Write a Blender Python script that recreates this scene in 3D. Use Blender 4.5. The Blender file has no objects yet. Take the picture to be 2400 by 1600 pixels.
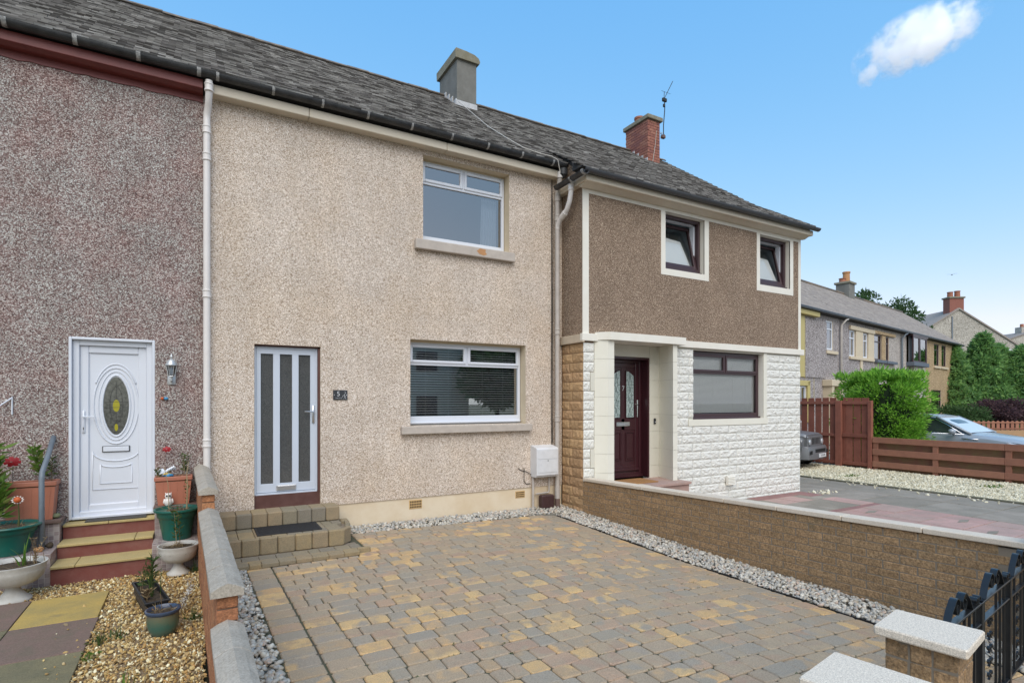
import bpy, math, random
import numpy as np
from mathutils import Matrix, Vector
R=math.radians
S=bpy.context.scene
random.seed(7); rng=np.random.default_rng(11)
# ------------------------------------------------------------------ camera
TH=math.atan(740/1295.)
cam_d=bpy.data.cameras.new('camera'); cam=bpy.data.objects.new('camera',cam_d); S.collection.objects.link(cam)
CAMP=Vector((0,-8.2,1.93))
cam.location=CAMP; cam.rotation_euler=(R(90),0,-TH)
cam_d.sensor_width=36; cam_d.lens=1295/2400*36; cam_d.shift_y=140/2400; cam_d.clip_start=.05; cam_d.clip_end=3000
S.camera=cam
# ------------------------------------------------------------------ sky
SUN_EL,SUN_AZ=48,200      # azimuth clockwise from +Y: the soft sun stands behind and left of the camera
w=bpy.data.worlds.new("World"); S.world=w; w.use_nodes=True
nt=w.node_tree; nt.nodes.clear()
sky=nt.nodes.new('ShaderNodeTexSky'); sky.sky_type='NISHITA'; sky.sun_disc=False
sky.sun_elevation=R(SUN_EL); sky.sun_rotation=R(SUN_AZ); sky.altitude=0; sky.air_density=1.0; sky.dust_density=.6; sky.ozone_density=1.6
sep=nt.nodes.new('ShaderNodeSeparateColor'); cmb=nt.nodes.new('ShaderNodeCombineColor')
nt.links.new(sky.outputs[0],sep.inputs[0])
SKYK=1.0
for i,(k,g_) in enumerate(((.82,1.10),(1.57,.53),(3.0,.20))):      # a clear, paler and more even blue
    p=nt.nodes.new('ShaderNodeMath'); p.operation='POWER'; p.inputs[1].default_value=g_
    q_=nt.nodes.new('ShaderNodeMath'); q_.operation='MULTIPLY'; q_.inputs[1].default_value=k*SKYK
    nt.links.new(sep.outputs[i],p.inputs[0]); nt.links.new(p.outputs[0],q_.inputs[0]); nt.links.new(q_.outputs[0],cmb.inputs[i])
    if i==0: red_=q_
    if i==1:
        lim=nt.nodes.new('ShaderNodeMath'); lim.operation='MULTIPLY'; lim.inputs[1].default_value=.93; nt.links.new(q_.outputs[0],lim.inputs[0])
        mn=nt.nodes.new('ShaderNodeMath'); mn.operation='MINIMUM'; nt.links.new(red_.outputs[0],mn.inputs[0]); nt.links.new(lim.outputs[0],mn.inputs[1]); nt.links.new(mn.outputs[0],cmb.inputs[0])
bg=nt.nodes.new('ShaderNodeBackground'); bg.inputs[1].default_value=.15
wo=nt.nodes.new('ShaderNodeOutputWorld')
nt.links.new(cmb.outputs[0],bg.inputs[0]); nt.links.new(bg.outputs[0],wo.inputs[0])
sd=bpy.data.lights.new('sun','SUN'); sd.energy=1.5; sd.angle=R(55); sd.color=(1,.945,.875)
so=bpy.data.objects.new('sun',sd); S.collection.objects.link(so)
e,a=R(SUN_EL),R(SUN_AZ)
dv=Vector((math.sin(a)*math.cos(e),math.cos(a)*math.cos(e),math.sin(e)))
so.rotation_euler=dv.to_track_quat('Z','Y').to_euler(); so.location=(0,-20,30)
vs=S.view_settings; vs.view_transform='Standard'; vs.look='None'; vs.gamma=1; vs.exposure=.76; vs.use_curve_mapping=False
S.render.engine='CYCLES'; S.cycles.max_bounces=40; S.cycles.diffuse_bounces=4; S.cycles.glossy_bounces=4; S.cycles.transmission_bounces=4; S.cycles.volume_bounces=40; S.cycles.transparent_max_bounces=12
# ------------------------------------------------------------------ materials
MATS={}
# tone of each surface material, a plain factor on its base colour
TONE={'brick_red':(.85,1.05,1.1),'tile_top':(1.15,1.08,1.0),'paver':(1.28,1.16,.98),'white_paint':(1.06,1.0,.92),'white_stone_paint':(1.03,1.0,.95),'paver_step':(1.12,1.05,.95),'coping_granite':(1.14,1.05,.95),'pebble':(1.22,1.2,1.12),'pebble_bed':(1.5,1.5,1.4),'gravel':(1.3,1.3,.98),'fence_red':(1.4,1.35,1.35),'fence_brown':(1.5,1.5,1.5),'fence_back':(1.3,1.3,1.3),
'slab_yellow':(1.5,1.4,1.05),'harl_brown':(1.62,1.54,1.45),'harl_cream':(1.36,1.33,1.32),'coping_grey':(1.25,1.15,1.03),'brick_rustic':(1.5,1.45,1.36),'coping_pale':(1.08,1.0,.9),'ashlar_white':(1.0,.97,.9),'brown_stone_paint':(1.5,1.55,1.4),'leaf_hedge':(2.2,2.1,1.9),'leaf_dark':(4.2,4.2,3.4),'leaf_purple':(1.8,1.8,1.8),'leaf_tree':(1.6,1.6,1.6),'harl_mauve':(1.12,1.12,1.1),'tread_yellow':(1.15,1.12,1.0),'slab_pink':(1.35,1.2,1.1),'slab_grey':(1.32,1.17,1.06),'slab_purple':(1.5,1.35,1.2),'slab_mossy':(1.35,1.25,1.1),'harl_greypink':(1.25,1.25,1.25),'harl_beige':(1.25,1.25,1.25),'harl_tan':(1.3,1.3,1.3),'harl_pale':(1.2,1.2,1.2),'far_tile':(1.7,1.6,1.5),'white_gravel':(1.02,.98,.84),'terracotta_plastic':(1.25,1.25,1.25),'green_plastic':(1.3,1.3,1.3),'brick_orange':(1.15,1.15,1.15)}
def NT(name):
    m=bpy.data.materials.new(name); m.use_nodes=True; n=m.node_tree; n.nodes.clear()
    out=n.nodes.new('ShaderNodeOutputMaterial'); b=n.nodes.new('ShaderNodeBsdfPrincipled'); n.links.new(b.outputs[0],out.inputs[0])
    MATS[name]=m; return m,n,b
def ramp(n,stops,const=False):
    r=n.nodes.new('ShaderNodeValToRGB'); cr=r.color_ramp
    if const: cr.interpolation='CONSTANT'
    while len(cr.elements)<len(stops): cr.elements.new(.5)
    for e,(p,c) in zip(cr.elements,stops): e.position=p; e.color=(c[0],c[1],c[2],1)
    return r
def noise(n,scale,detail=4,rough=.6,co=None,dist=0):
    t=n.nodes.new('ShaderNodeTexNoise'); t.inputs['Scale'].default_value=scale; t.inputs['Detail'].default_value=detail; t.inputs['Roughness'].default_value=rough
    t.inputs['Distortion'].default_value=dist
    if co is None:
        c=n.nodes.new('ShaderNodeNewGeometry'); co=c.outputs['Position']
    n.links.new(co,t.inputs['Vector']); return t
def mixc(n,fac,a,b,mode='MIX'):
    m=n.nodes.new('ShaderNodeMix'); m.data_type='RGBA'; m.blend_type=mode
    for s,v in ((m.inputs[0],fac),(m.inputs[6],a),(m.inputs[7],b)):
        if isinstance(v,(int,float)): s.default_value=v
        elif isinstance(v,tuple): s.default_value=(v[0],v[1],v[2],1)
        else: n.links.new(v,s)
    return m.outputs[2]
def math_(n,op,a,b=None):
    m=n.nodes.new('ShaderNodeMath'); m.operation=op
    for s,v in ((m.inputs[0],a),(m.inputs[1],b)):
        if v is None: continue
        if isinstance(v,(int,float)): s.default_value=v
        else: n.links.new(v,s)
    return m.outputs[0]
def rnd(n):
    g=n.nodes.new('ShaderNodeNewGeometry'); o=n.nodes.new('ShaderNodeObjectInfo')
    return math_(n,'FRACT',math_(n,'ADD',g.outputs['Random Per Island'],o.outputs['Random']))
def bump(n,b,h,strength,dist=.01):
    u=n.nodes.new('ShaderNodeBump'); u.inputs['Strength'].default_value=strength; u.inputs['Distance'].default_value=dist
    n.links.new(h,u.inputs['Height']); n.links.new(u.outputs[0],b.inputs['Normal'])
def mat(name,col,rough=.6,metal=0,ns=0,na=0,col2=None,bs=0,bstr=0,island=None,grain=0,gs=90,spec=None,dist=.004,stain=None):
    """col base; col2 + noise ns mixes; island: list of colours picked per piece; grain: fine speckle"""
    m,n,b=NT(name)
    if island:
        k=len(island); r=ramp(n,[(i/k,c) for i,c in enumerate(island)],True); n.links.new(rnd(n),r.inputs[0]); c=r.outputs[0]
    else:
        rg=n.nodes.new('ShaderNodeRGB'); rg.outputs[0].default_value=(*col,1); c=rg.outputs[0]
    if ns:
        t=noise(n,ns,5,.65); rr=ramp(n,[(.38,(0,0,0)),(.66,(1,1,1))]); n.links.new(t.outputs[0],rr.inputs[0])
        f=math_(n,'MULTIPLY',rr.outputs[0],na)
        c=mixc(n,f,c,col2 if col2 else tuple(x*.5 for x in col))
    if grain:
        t=noise(n,gs,2,.7); rr=ramp(n,[(.3,(1-grain,)*3),(.7,(1+grain,)*3)]); n.links.new(t.outputs[0],rr.inputs[0])
        c=mixc(n,1.0,c,rr.outputs[0],'MULTIPLY')
    if stain:   # (colour, scale, threshold): patches of dirt or moss with a shape of their own
        t=noise(n,stain[1],6,.7); rr=ramp(n,[(stain[2],(0,0,0)),(stain[2]+.12,(1,1,1))]); n.links.new(t.outputs[0],rr.inputs[0])
        c=mixc(n,math_(n,'MULTIPLY',rr.outputs[0],.75),c,stain[0])
    if name in TONE: c=mixc(n,1,c,TONE[name],'MULTIPLY')
    n.links.new(c,b.inputs['Base Color'])
    b.inputs['Roughness'].default_value=rough; b.inputs['Metallic'].default_value=metal
    if spec is not None: b.inputs['Specular IOR Level'].default_value=spec
    if bs: bump(n,b,noise(n,bs,4,.7).outputs[0],bstr,dist)
    return m
def harl(name,stops,scale=62,mott=(.9,1.1),ms=1.6,tint=None,bst=.7):
    m,n,b=NT(name)
    g=n.nodes.new('ShaderNodeNewGeometry')
    v=n.nodes.new('ShaderNodeTexVoronoi'); v.inputs['Scale'].default_value=scale; n.links.new(g.outputs['Position'],v.inputs['Vector'])
    sp=n.nodes.new('ShaderNodeSeparateColor'); n.links.new(v.outputs['Color'],sp.inputs[0])
    r=ramp(n,stops,False); n.links.new(sp.outputs[0],r.inputs[0]); c=r.outputs[0]
    # dark joints between chips
    dr=ramp(n,[(.35,(1,1,1)),(.75,(.72,.70,.68))]); n.links.new(v.outputs['Distance'],dr.inputs[0]); c=mixc(n,1,c,dr.outputs[0],'MULTIPLY')
    t=noise(n,ms,5,.6); rr=ramp(n,[(.3,(mott[0],)*3),(.7,(mott[1],)*3)]); n.links.new(t.outputs[0],rr.inputs[0]); c=mixc(n,1,c,rr.outputs[0],'MULTIPLY')
    mp=n.nodes.new('ShaderNodeMapping'); mp.inputs['Scale'].default_value=(4.5,4.5,.45); n.links.new(g.outputs['Position'],mp.inputs[0])   # rain streaks
    t=noise(n,1.0,4,.6,mp.outputs[0]); rr=ramp(n,[(.35,(.955,.95,.94)),(.6,(1.01,1.01,1.01))]); n.links.new(t.outputs[0],rr.inputs[0]); c=mixc(n,1,c,rr.outputs[0],'MULTIPLY')
    if tint:
        t=noise(n,tint[1],4,.6); rr=ramp(n,[(.45,(0,0,0)),(.68,(1,1,1))]); n.links.new(t.outputs[0],rr.inputs[0]); c=mixc(n,math_(n,'MULTIPLY',rr.outputs[0],tint[2]),c,mixc(n,1,c,tint[0],'MULTIPLY'))
    if name in TONE: c=mixc(n,1,c,TONE[name],'MULTIPLY')
    n.links.new(c,b.inputs['Base Color']); b.inputs['Roughness'].default_value=.9; b.inputs['Specular IOR Level'].default_value=.25
    inv=math_(n,'SUBTRACT',1,v.outputs['Distance']); bump(n,b,inv,bst,.008)
    return m
def glass(name,tint=(.5,.55,.58),refl=.35,rough=.01):
    m=bpy.data.materials.new(name); m.use_nodes=True; n=m.node_tree; n.nodes.clear(); MATS[name]=m
    out=n.nodes.new('ShaderNodeOutputMaterial'); tr=n.nodes.new('ShaderNodeBsdfTransparent'); tr.inputs[0].default_value=(*tint,1)
    gl=n.nodes.new('ShaderNodeBsdfGlossy'); gl.inputs['Roughness'].default_value=rough
    fr=n.nodes.new('ShaderNodeFresnel'); fr.inputs[0].default_value=1.5
    f=math_(n,'MINIMUM',math_(n,'ADD',math_(n,'MULTIPLY',fr.outputs[0],1.0),refl),1)
    ms=n.nodes.new('ShaderNodeMixShader'); n.links.new(f,ms.inputs[0]); n.links.new(tr.outputs[0],ms.inputs[1]); n.links.new(gl.outputs[0],ms.inputs[2]); n.links.new(ms.outputs[0],out.inputs[0])
    return m
harl('harl_cream',[(0,(.22,.165,.12)),(.14,(.36,.29,.22)),(.30,(.46,.39,.32)),(.62,(.55,.48,.41)),(1,(.74,.70,.65))],110,(.9,1.08),1.3,((1.0,.92,.8),.8,.5))
harl('harl_mauve',[(0,(.10,.075,.075)),(.18,(.17,.12,.11)),(.4,(.25,.18,.17)),(.62,(.34,.295,.275)),(.82,(.44,.42,.40)),(1,(.60,.60,.58))],95,(.86,1.12),2.2,((1.05,.8,.78),1.7,.7))
harl('harl_brown',[(0,(.085,.062,.047)),(.25,(.14,.103,.078)),(.6,(.195,.15,.115)),(.85,(.26,.205,.16)),(1,(.42,.36,.29))],105,(.9,1.1),1.5)
harl('harl_greypink',[(0,(.14,.12,.12)),(.5,(.30,.27,.265)),(1,(.46,.43,.42))],30,(.92,1.06),.6)
harl('harl_beige',[(0,(.22,.2,.18)),(.5,(.40,.36,.33)),(1,(.52,.48,.44))],30,(.92,1.06),.6)
harl('harl_tan',[(0,(.2,.14,.07)),(.5,(.40,.29,.17)),(1,(.5,.38,.24))],30,(.92,1.06),.6)
harl('harl_pale',[(0,(.24,.22,.19)),(.5,(.44,.41,.36)),(1,(.56,.53,.47))],20,(.85,1.08),.35)
mat('white_upvc',(.66,.69,.75),.3,ns=3,na=.12,col2=(.66,.66,.66))
mat('white_paint',(.74,.75,.72),.6,ns=4,na=.35,col2=(.66,.64,.57),bs=60,bstr=.15)
mat('white_stone_paint',(.74,.75,.73),.65,ns=9,na=.4,col2=(.62,.62,.58),bs=45,bstr=.9,dist=.014,stain=((.52,.52,.44),3.5,.64))
mat('cream_paint',(.62,.52,.37),.6,ns=5,na=.3,col2=(.5,.4,.27))
mat('cream_band',(.58,.48,.36),.6,ns=6,na=.4,col2=(.42,.34,.25),bs=40,bstr=.15)
mat('plinth_paint',(.72,.61,.45),.7,ns=2.2,na=.55,col2=(.6,.45,.27),bs=30,bstr=.15)
mat('soffit_cream',(.62,.55,.44),.6,ns=2,na=.3,col2=(.5,.43,.32))
mat('sill_stone',(.50,.44,.38),.75,ns=7,na=.5,col2=(.36,.31,.27),bs=50,bstr=.25,stain=((.34,.22,.12),5,.66))
mat('maroon_paint',(.17,.035,.03),.5,ns=5,na=.4,col2=(.10,.02,.02))
mat('riser_red',(.17,.045,.035),.6,ns=5,na=.5,col2=(.24,.12,.1),bs=40,bstr=.3,stain=((.4,.36,.34),6,.68))
mat('gutter_black',(.018,.019,.021),.45,ns=7,na=.5,col2=(.07,.07,.07),bs=40,bstr=.3)
mat('gutter_plastic',(.06,.062,.068),.35)
mat('joint_pale',(.45,.45,.44),.6,ns=30,na=.9,col2=(.08,.08,.08))
mat('pipe_white',(.74,.70,.67),.35,ns=5,na=.3,col2=(.6,.55,.5))
mat('pipe_old',(.50,.46,.42),.5,ns=8,na=.5,col2=(.34,.3,.26))
mat('tile_top',(.1,.1,.1),.85,island=[(.098,.090,.085),(.104,.096,.09),(.090,.083,.078),(.112,.103,.096),(.1,.09,.082),(.095,.088,.084)],ns=3,na=.5,col2=(.135,.122,.105),grain=.3,gs=60)
mat('tile_edge',(.2,.2,.2),.85,island=[(.20,.19,.18),(.50,.48,.45),(.30,.28,.27),(.58,.56,.53),(.12,.11,.10),(.42,.40,.38),(.36,.34,.32),(.16,.15,.14)])  # paler butt faces: lichen and caught light both put into the colour
mat('ridge_tile',(.13,.11,.095),.85,ns=7,na=.8,col2=(.26,.2,.14),bs=30,bstr=.4,stain=((.36,.34,.3),9,.62))
mat('far_tile',(.17,.155,.145),.9,island=[(.17,.155,.145),(.14,.13,.125),(.20,.185,.17),(.155,.14,.13)],ns=5,na=.5,col2=(.24,.22,.2))
mat('room_pale',(.42,.52,.55),.8)
mat('slate_bed',(.045,.042,.04),.9)
mat('chimney_render',(.20,.195,.175),.9,ns=3,na=.6,col2=(.12,.115,.10),bs=25,bstr=.4,stain=((.34,.33,.30),4,.66))
mat('cap_concrete',(.26,.245,.19),.9,ns=6,na=.7,col2=(.17,.15,.09),bs=30,bstr=.5)
mat('lead_pale',(.55,.55,.55),.5,ns=9,na=.6,col2=(.36,.36,.36),bs=30,bstr=.5)
mat('brick_red',(.3,.1,.07),.8,island=[(.36,.115,.075),(.31,.095,.065),(.40,.14,.09),(.34,.105,.07),(.27,.085,.065)],grain=.2,gs=50)
mat('mortar',(.20,.17,.14),.9,bs=60,bstr=.3)
mat('mortar_dark',(.22,.18,.135),.95,bs=60,bstr=.3)
mat('clay_pot',(.36,.13,.07),.7,ns=6,na=.5,col2=(.22,.1,.06))
mat('clay_orange',(.5,.25,.1),.7,ns=6,na=.4,col2=(.3,.16,.08))
mat('brick_rustic',(.2,.12,.07),.9,island=[(.25,.165,.09),(.23,.15,.08),(.27,.175,.095),(.24,.155,.082),(.215,.14,.075)],ns=20,na=.55,col2=(.15,.105,.065),grain=.45,gs=55,bs=70,bstr=.9,dist=.012,stain=((.12,.10,.06),2.2,.6))
mat('brick_orange',(.4,.18,.08),.9,island=[(.40,.17,.075),(.36,.15,.07),(.44,.20,.09),(.33,.135,.06)],ns=16,na=.6,col2=(.2,.09,.045),grain=.3,gs=60,bs=70,bstr=.9,dist=.012)
mat('coping_pale',(.60,.56,.50),.8,ns=6,na=.35,col2=(.5,.45,.39),grain=.16,gs=130,bs=90,bstr=.2)
mat('coping_granite',(.62,.59,.53),.8,grain=.32,gs=150,ns=40,na=.35,col2=(.42,.39,.35),bs=120,bstr=.3)
mat('coping_grey',(.32,.31,.285),.9,ns=7,na=.55,col2=(.22,.205,.18),grain=.22,gs=90,bs=60,bstr=.5,stain=((.42,.40,.36),5,.62))
mat('paver',(.3,.25,.2),.88,island=[(.29,.245,.195),(.25,.235,.21),(.31,.26,.20),(.275,.235,.19),(.44,.315,.17),(.26,.235,.205),(.30,.25,.20),(.33,.245,.19),(.235,.225,.21),(.28,.245,.20),(.47,.345,.185),(.27,.23,.19),(.305,.25,.19)],ns=7,na=.5,col2=(.25,.225,.19),stain=((.17,.125,.09),1.3,.70),grain=.24,gs=110,bs=80,bstr=.5)
# each paver blends from one tint into another, like coloured concrete blocks do
m=MATS['paver']; n=m.node_tree; b=[x for x in n.nodes if x.type=='BSDF_PRINCIPLED'][0]
rp=[x for x in n.nodes if x.type=='VALTORGB' and x.color_ramp.interpolation=='CONSTANT'][0]
r2=n.nodes.new('ShaderNodeValToRGB'); r2.color_ramp.interpolation='CONSTANT'
TWO=[(.27,.225,.185),(.43,.30,.17),(.255,.235,.215),(.30,.235,.185),(.25,.235,.215),(.33,.25,.17),(.29,.215,.175)]
while len(r2.color_ramp.elements)<len(TWO): r2.color_ramp.elements.new(.5)
for i_,(e_,c_) in enumerate(zip(r2.color_ramp.elements,TWO)): e_.position=i_/len(TWO); e_.color=(*c_,1)
rr_=rnd(n); n.links.new(math_(n,'FRACT',math_(n,'MULTIPLY',rr_,37.7)),r2.inputs[0])
t=noise(n,5.5,2,.5); mk=ramp(n,[(.50,(0,0,0)),(.62,(1,1,1))]); n.links.new(t.outputs[0],mk.inputs[0])
tgt=rp.outputs[0].links[0].to_socket; n.links.new(mixc(n,mk.outputs[0],rp.outputs[0],r2.outputs[0]),tgt)
mat('paver_step',(.25,.21,.15),.85,island=[(.27,.225,.15),(.22,.20,.15),(.30,.24,.145),(.24,.21,.155),(.20,.185,.155),(.28,.225,.15)],ns=8,na=.5,col2=(.19,.17,.125),grain=.22,gs=110,bs=80,bstr=.4)
mat('joint_bed',(.085,.075,.055),.98,ns=3,na=.7,col2=(.07,.085,.04),bs=90,bstr=.5)
mat('pebble',(.4,.4,.4),.6,island=[(.38,.36,.33),(.28,.27,.26),(.48,.45,.40),(.33,.33,.33),(.42,.33,.28),(.29,.29,.29),(.44,.42,.39),(.36,.31,.25),(.55,.53,.49),(.30,.29,.27)],ns=40,na=.3,col2=(.3,.28,.26))
mat('gravel',(.4,.3,.2),.75,island=[(.36,.24,.11),(.44,.30,.15),(.28,.18,.09),(.50,.38,.22),(.32,.22,.13),(.60,.52,.42),(.22,.15,.09),(.40,.27,.13),(.46,.36,.26),(.17,.13,.10),(.38,.22,.10),(.70,.66,.6)],ns=50,na=.3,col2=(.22,.15,.08))
mat('white_gravel',(.6,.58,.5),.8,island=[(.62,.59,.50),(.52,.49,.41),(.70,.67,.59),(.44,.41,.33),(.58,.54,.44),(.76,.74,.68)])
mat('gravel_bed',(.30,.21,.12),.95,ns=60,na=.7,col2=(.1,.07,.04))
mat('pebble_bed',(.17,.16,.145),.95,ns=60,na=.7,col2=(.05,.05,.045))
mat('white_bed',(.40,.38,.31),.95,ns=60,na=.7,col2=(.25,.24,.19))
mat('slab_yellow',(.30,.225,.085),.9,ns=4,na=.7,col2=(.20,.17,.09),grain=.16,gs=120,bs=80,bstr=.3,stain=((.13,.12,.085),3,.6))
mat('slab_purple',(.13,.095,.085),.9,ns=4,na=.7,col2=(.10,.09,.07),grain=.25,gs=120,bs=80,bstr=.3,stain=((.085,.085,.065),3,.58))
mat('slab_mossy',(.15,.14,.085),.9,ns=4,na=.7,col2=(.10,.10,.07),grain=.25,gs=120,bs=80,bstr=.3,stain=((.08,.085,.05),3,.55))
mat('tread_yellow',(.40,.32,.16),.85,ns=7,na=.5,col2=(.30,.25,.13),grain=.15,gs=120,bs=80,bstr=.25)
mat('slab_pink',(.3,.18,.17),.85,island=[(.36,.25,.235),(.32,.22,.205),(.34,.25,.235),(.31,.235,.215)],ns=3,na=.6,col2=(.22,.19,.17),grain=.15,gs=90)
mat('slab_grey',(.2,.2,.19),.9,island=[(.235,.23,.205),(.205,.20,.175),(.25,.24,.215),(.22,.215,.19)],ns=2.5,na=.6,col2=(.13,.13,.11),grain=.18,gs=90,stain=((.33,.31,.28),5,.64))
mat('slab_red',(.29,.15,.13),.85,ns=4,na=.5,col2=(.2,.11,.1))
mat('concrete_old',(.16,.15,.11),.95,ns=6,na=.6,col2=(.09,.095,.05))
mat('soil',(.05,.035,.022),.98,ns=30,na=.8,col2=(.11,.08,.05),bs=40,bstr=1,dist=.02)
mat('asphalt',(.05,.05,.05),.9,grain=.3,gs=100)
mat('ground',(.10,.11,.06),.95,ns=.5,na=.8,col2=(.13,.12,.09))
mat('alu_door',(.55,.60,.68),.35,ns=3,na=.15,col2=(.5,.54,.6))
mat('steel',(.6,.6,.62),.3,metal=.9)
mat('chrome',(.8,.8,.82),.15,metal=1)
mat('dark_rubber',(.02,.02,.022),.7,bs=120,bstr=.6)
mat('mat_grey',(.075,.07,.062),.95,bs=140,bstr=.8,grain=.3,gs=150)
mat('coir',(.34,.17,.06),.95,bs=140,bstr=.8,grain=.3,gs=120)
mat('hardwood',(.09,.035,.028),.55,ns=8,na=.5,col2=(.14,.07,.06))
mat('door_maroon',(.045,.012,.016),.3)
mat('win_maroon',(.055,.028,.032),.35)
mat('brown_stone_paint',(.34,.21,.125),.8,island=[(.34,.205,.12),(.30,.185,.105),(.37,.23,.13),(.28,.165,.095)],ns=8,na=.5,col2=(.22,.14,.085),bs=35,bstr=.6,dist=.01)
mat('stone_joint_white',(.55,.53,.45),.85)
mat('stone_joint_brown',(.17,.10,.06),.9)
mat('ashlar_cream',(.66,.64,.55),.65,ns=3,na=.35,col2=(.56,.53,.44),bs=30,bstr=.12)
mat('ashlar_white',(.76,.755,.70),.65,ns=3,na=.3,col2=(.66,.65,.58),bs=30,bstr=.12)
mat('room_dark',(.035,.033,.03),.9)
mat('room_grey',(.22,.23,.25),.9)
mat('blind_white',(.88,.88,.86),.5)
mat('curtain',(.62,.66,.72),.8,ns=8,na=.3,col2=(.5,.54,.6))
mat('meter_white',(.68,.68,.69),.45,ns=8,na=.35,col2=(.5,.5,.48),stain=((.3,.3,.28),9,.66))
mat('brown_plastic',(.055,.025,.025),.5)
mat('vent_terracotta',(.55,.36,.16),.8)
mat('hole_dark',(.01,.01,.01),.9)
mat('slate_plate',(.03,.032,.037),.45,ns=30,na=.4,col2=(.06,.06,.065))
mat('letter_white',(.75,.76,.78),.5)
mat('black_iron',(.012,.013,.014),.28,ns=20,na=.3,col2=(.03,.03,.03))
mat('fence_red',(.17,.06,.04),.8,island=[(.20,.072,.047),(.18,.063,.041),(.22,.082,.054),(.19,.066,.043)],ns=5,na=.5,col2=(.12,.045,.03),bs=30,bstr=.3)
mat('fence_brown',(.23,.10,.062),.8,island=[(.24,.105,.065),(.21,.09,.056),(.25,.115,.07)],ns=4,na=.5,col2=(.16,.07,.045),bs=30,bstr=.3)
mat('fence_back',(.15,.065,.04),.85,ns=3,na=.6,col2=(.14,.11,.04))
mat('terracotta_plastic',(.34,.125,.075),.5,ns=6,na=.4,col2=(.26,.11,.075))
mat('green_plastic',(.006,.085,.065),.4,ns=8,na=.3,col2=(.02,.07,.055))
mat('urn_white',(.55,.54,.50),.8,ns=7,na=.6,col2=(.36,.34,.3),bs=40,bstr=.3)
mat('pot_rim_blue',(.035,.055,.10),.25,ns=12,na=.5,col2=(.07,.10,.15))
mat('black_plastic',(.012,.014,.018),.45)
mat('rail_grey',(.16,.19,.22),.5,ns=12,na=.4,col2=(.1,.12,.14))
mat('silver_paint',(.55,.56,.56),.35,metal=.5,ns=15,na=.4,col2=(.4,.4,.4))
mat('tile_mosaic',(.3,.25,.24),.3,island=[(.32,.26,.25),(.25,.20,.20),(.40,.35,.33),(.29,.23,.22),(.35,.29,.28)])
mat('grout',(.58,.55,.5),.8)
mat('cap_brown',(.16,.10,.085),.8,ns=6,na=.5,col2=(.1,.08,.06))
mat('leaf_dark',(.03,.06,.02),.7,island=[(.035,.07,.028),(.045,.085,.032),(.055,.10,.036),(.03,.06,.025),(.07,.115,.042)])
mat('leaf_hedge',(.05,.12,.02),.65,island=[(.10,.22,.025),(.08,.18,.022),(.14,.28,.035),(.06,.14,.018),(.17,.32,.05)])
mat('leaf_tree',(.04,.08,.02),.7,island=[(.035,.075,.02),(.05,.095,.03),(.03,.06,.018),(.06,.105,.035)])
mat('leaf_purple',(.06,.03,.035),.7,island=[(.06,.03,.035),(.045,.025,.03),(.08,.045,.045)])
mat('leaf_bright',(.13,.25,.03),.55,island=[(.13,.26,.035),(.10,.20,.03),(.17,.28,.05),(.2,.24,.06)])
mat('leaf_mid',(.07,.13,.03),.6,island=[(.06,.12,.03),(.09,.15,.035),(.05,.09,.025),(.14,.15,.05)])
mat('leaf_dry',(.22,.15,.07),.8,island=[(.24,.17,.08),(.17,.11,.055),(.30,.23,.13),(.12,.08,.04)])
for k_ in ('leaf_dark','leaf_hedge','leaf_tree','leaf_purple','leaf_bright','leaf_mid'):
    m_=MATS[k_]; n_=m_.node_tree; pb=[x for x in n_.nodes if x.type=='BSDF_PRINCIPLED'][0]; ou=[x for x in n_.nodes if x.type=='OUTPUT_MATERIAL'][0]
    tl=n_.nodes.new('ShaderNodeBsdfTranslucent'); mx=n_.nodes.new('ShaderNodeMixShader'); mx.inputs[0].default_value=.45
    n_.links.new(pb.inputs['Base Color'].links[0].from_socket,tl.inputs[0]); n_.links.new(pb.outputs[0],mx.inputs[1]); n_.links.new(tl.outputs[0],mx.inputs[2]); n_.links.new(mx.outputs[0],ou.inputs[0])
mat('bark',(.07,.05,.035),.9,bs=20,bstr=.6)
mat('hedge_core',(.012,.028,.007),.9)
mat('petal_red',(.36,.012,.02),.5)
mat('petal_white',(.75,.7,.66),.5)
mat('petal_orange',(.5,.10,.02),.6)
mat('grey_metal_paint',(.20,.205,.215),.3,metal=.3)
mat('car_blue',(.33,.37,.41),.2,metal=.1)
mat('car_glass',(.03,.04,.045),.05,spec=.9)
mat('screen_glass',(.75,.77,.78),.08,metal=.35)  # whitish base colour stands in for sky reflected in the windscreen
mat('tyre',(.012,.012,.013),.8)
mat('lamp_clear',(.6,.62,.65),.1,metal=.4)
mat('bag_white',(.75,.78,.82),.4)
mat('bag_blue',(.05,.25,.45),.4)
mat('bag_yellow',(.7,.45,.03),.4)
mat('stone_green',(.22,.24,.12),.85,ns=9,na=.5,col2=(.15,.16,.1))
mat('yellow_trim',(.50,.41,.16),.6)
mat('slate_sill',(.11,.13,.16),.6)
mat('bird_grey',(.1,.1,.1),.8)
mat('roof_red',(.26,.07,.045),.8)
mat('wire',(.02,.02,.02),.7)
mat('cable_white',(.5,.47,.42),.6)
glass('glass_window',(.84,.87,.88),.40)
glass('glass_plain',(.88,.9,.9),.05)
glass('glass_sky',(.70,.74,.76),.30)
glass('glass_far',(.5,.55,.58),.35)
glass('glass_clear',(.85,.88,.88),.05)
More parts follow.
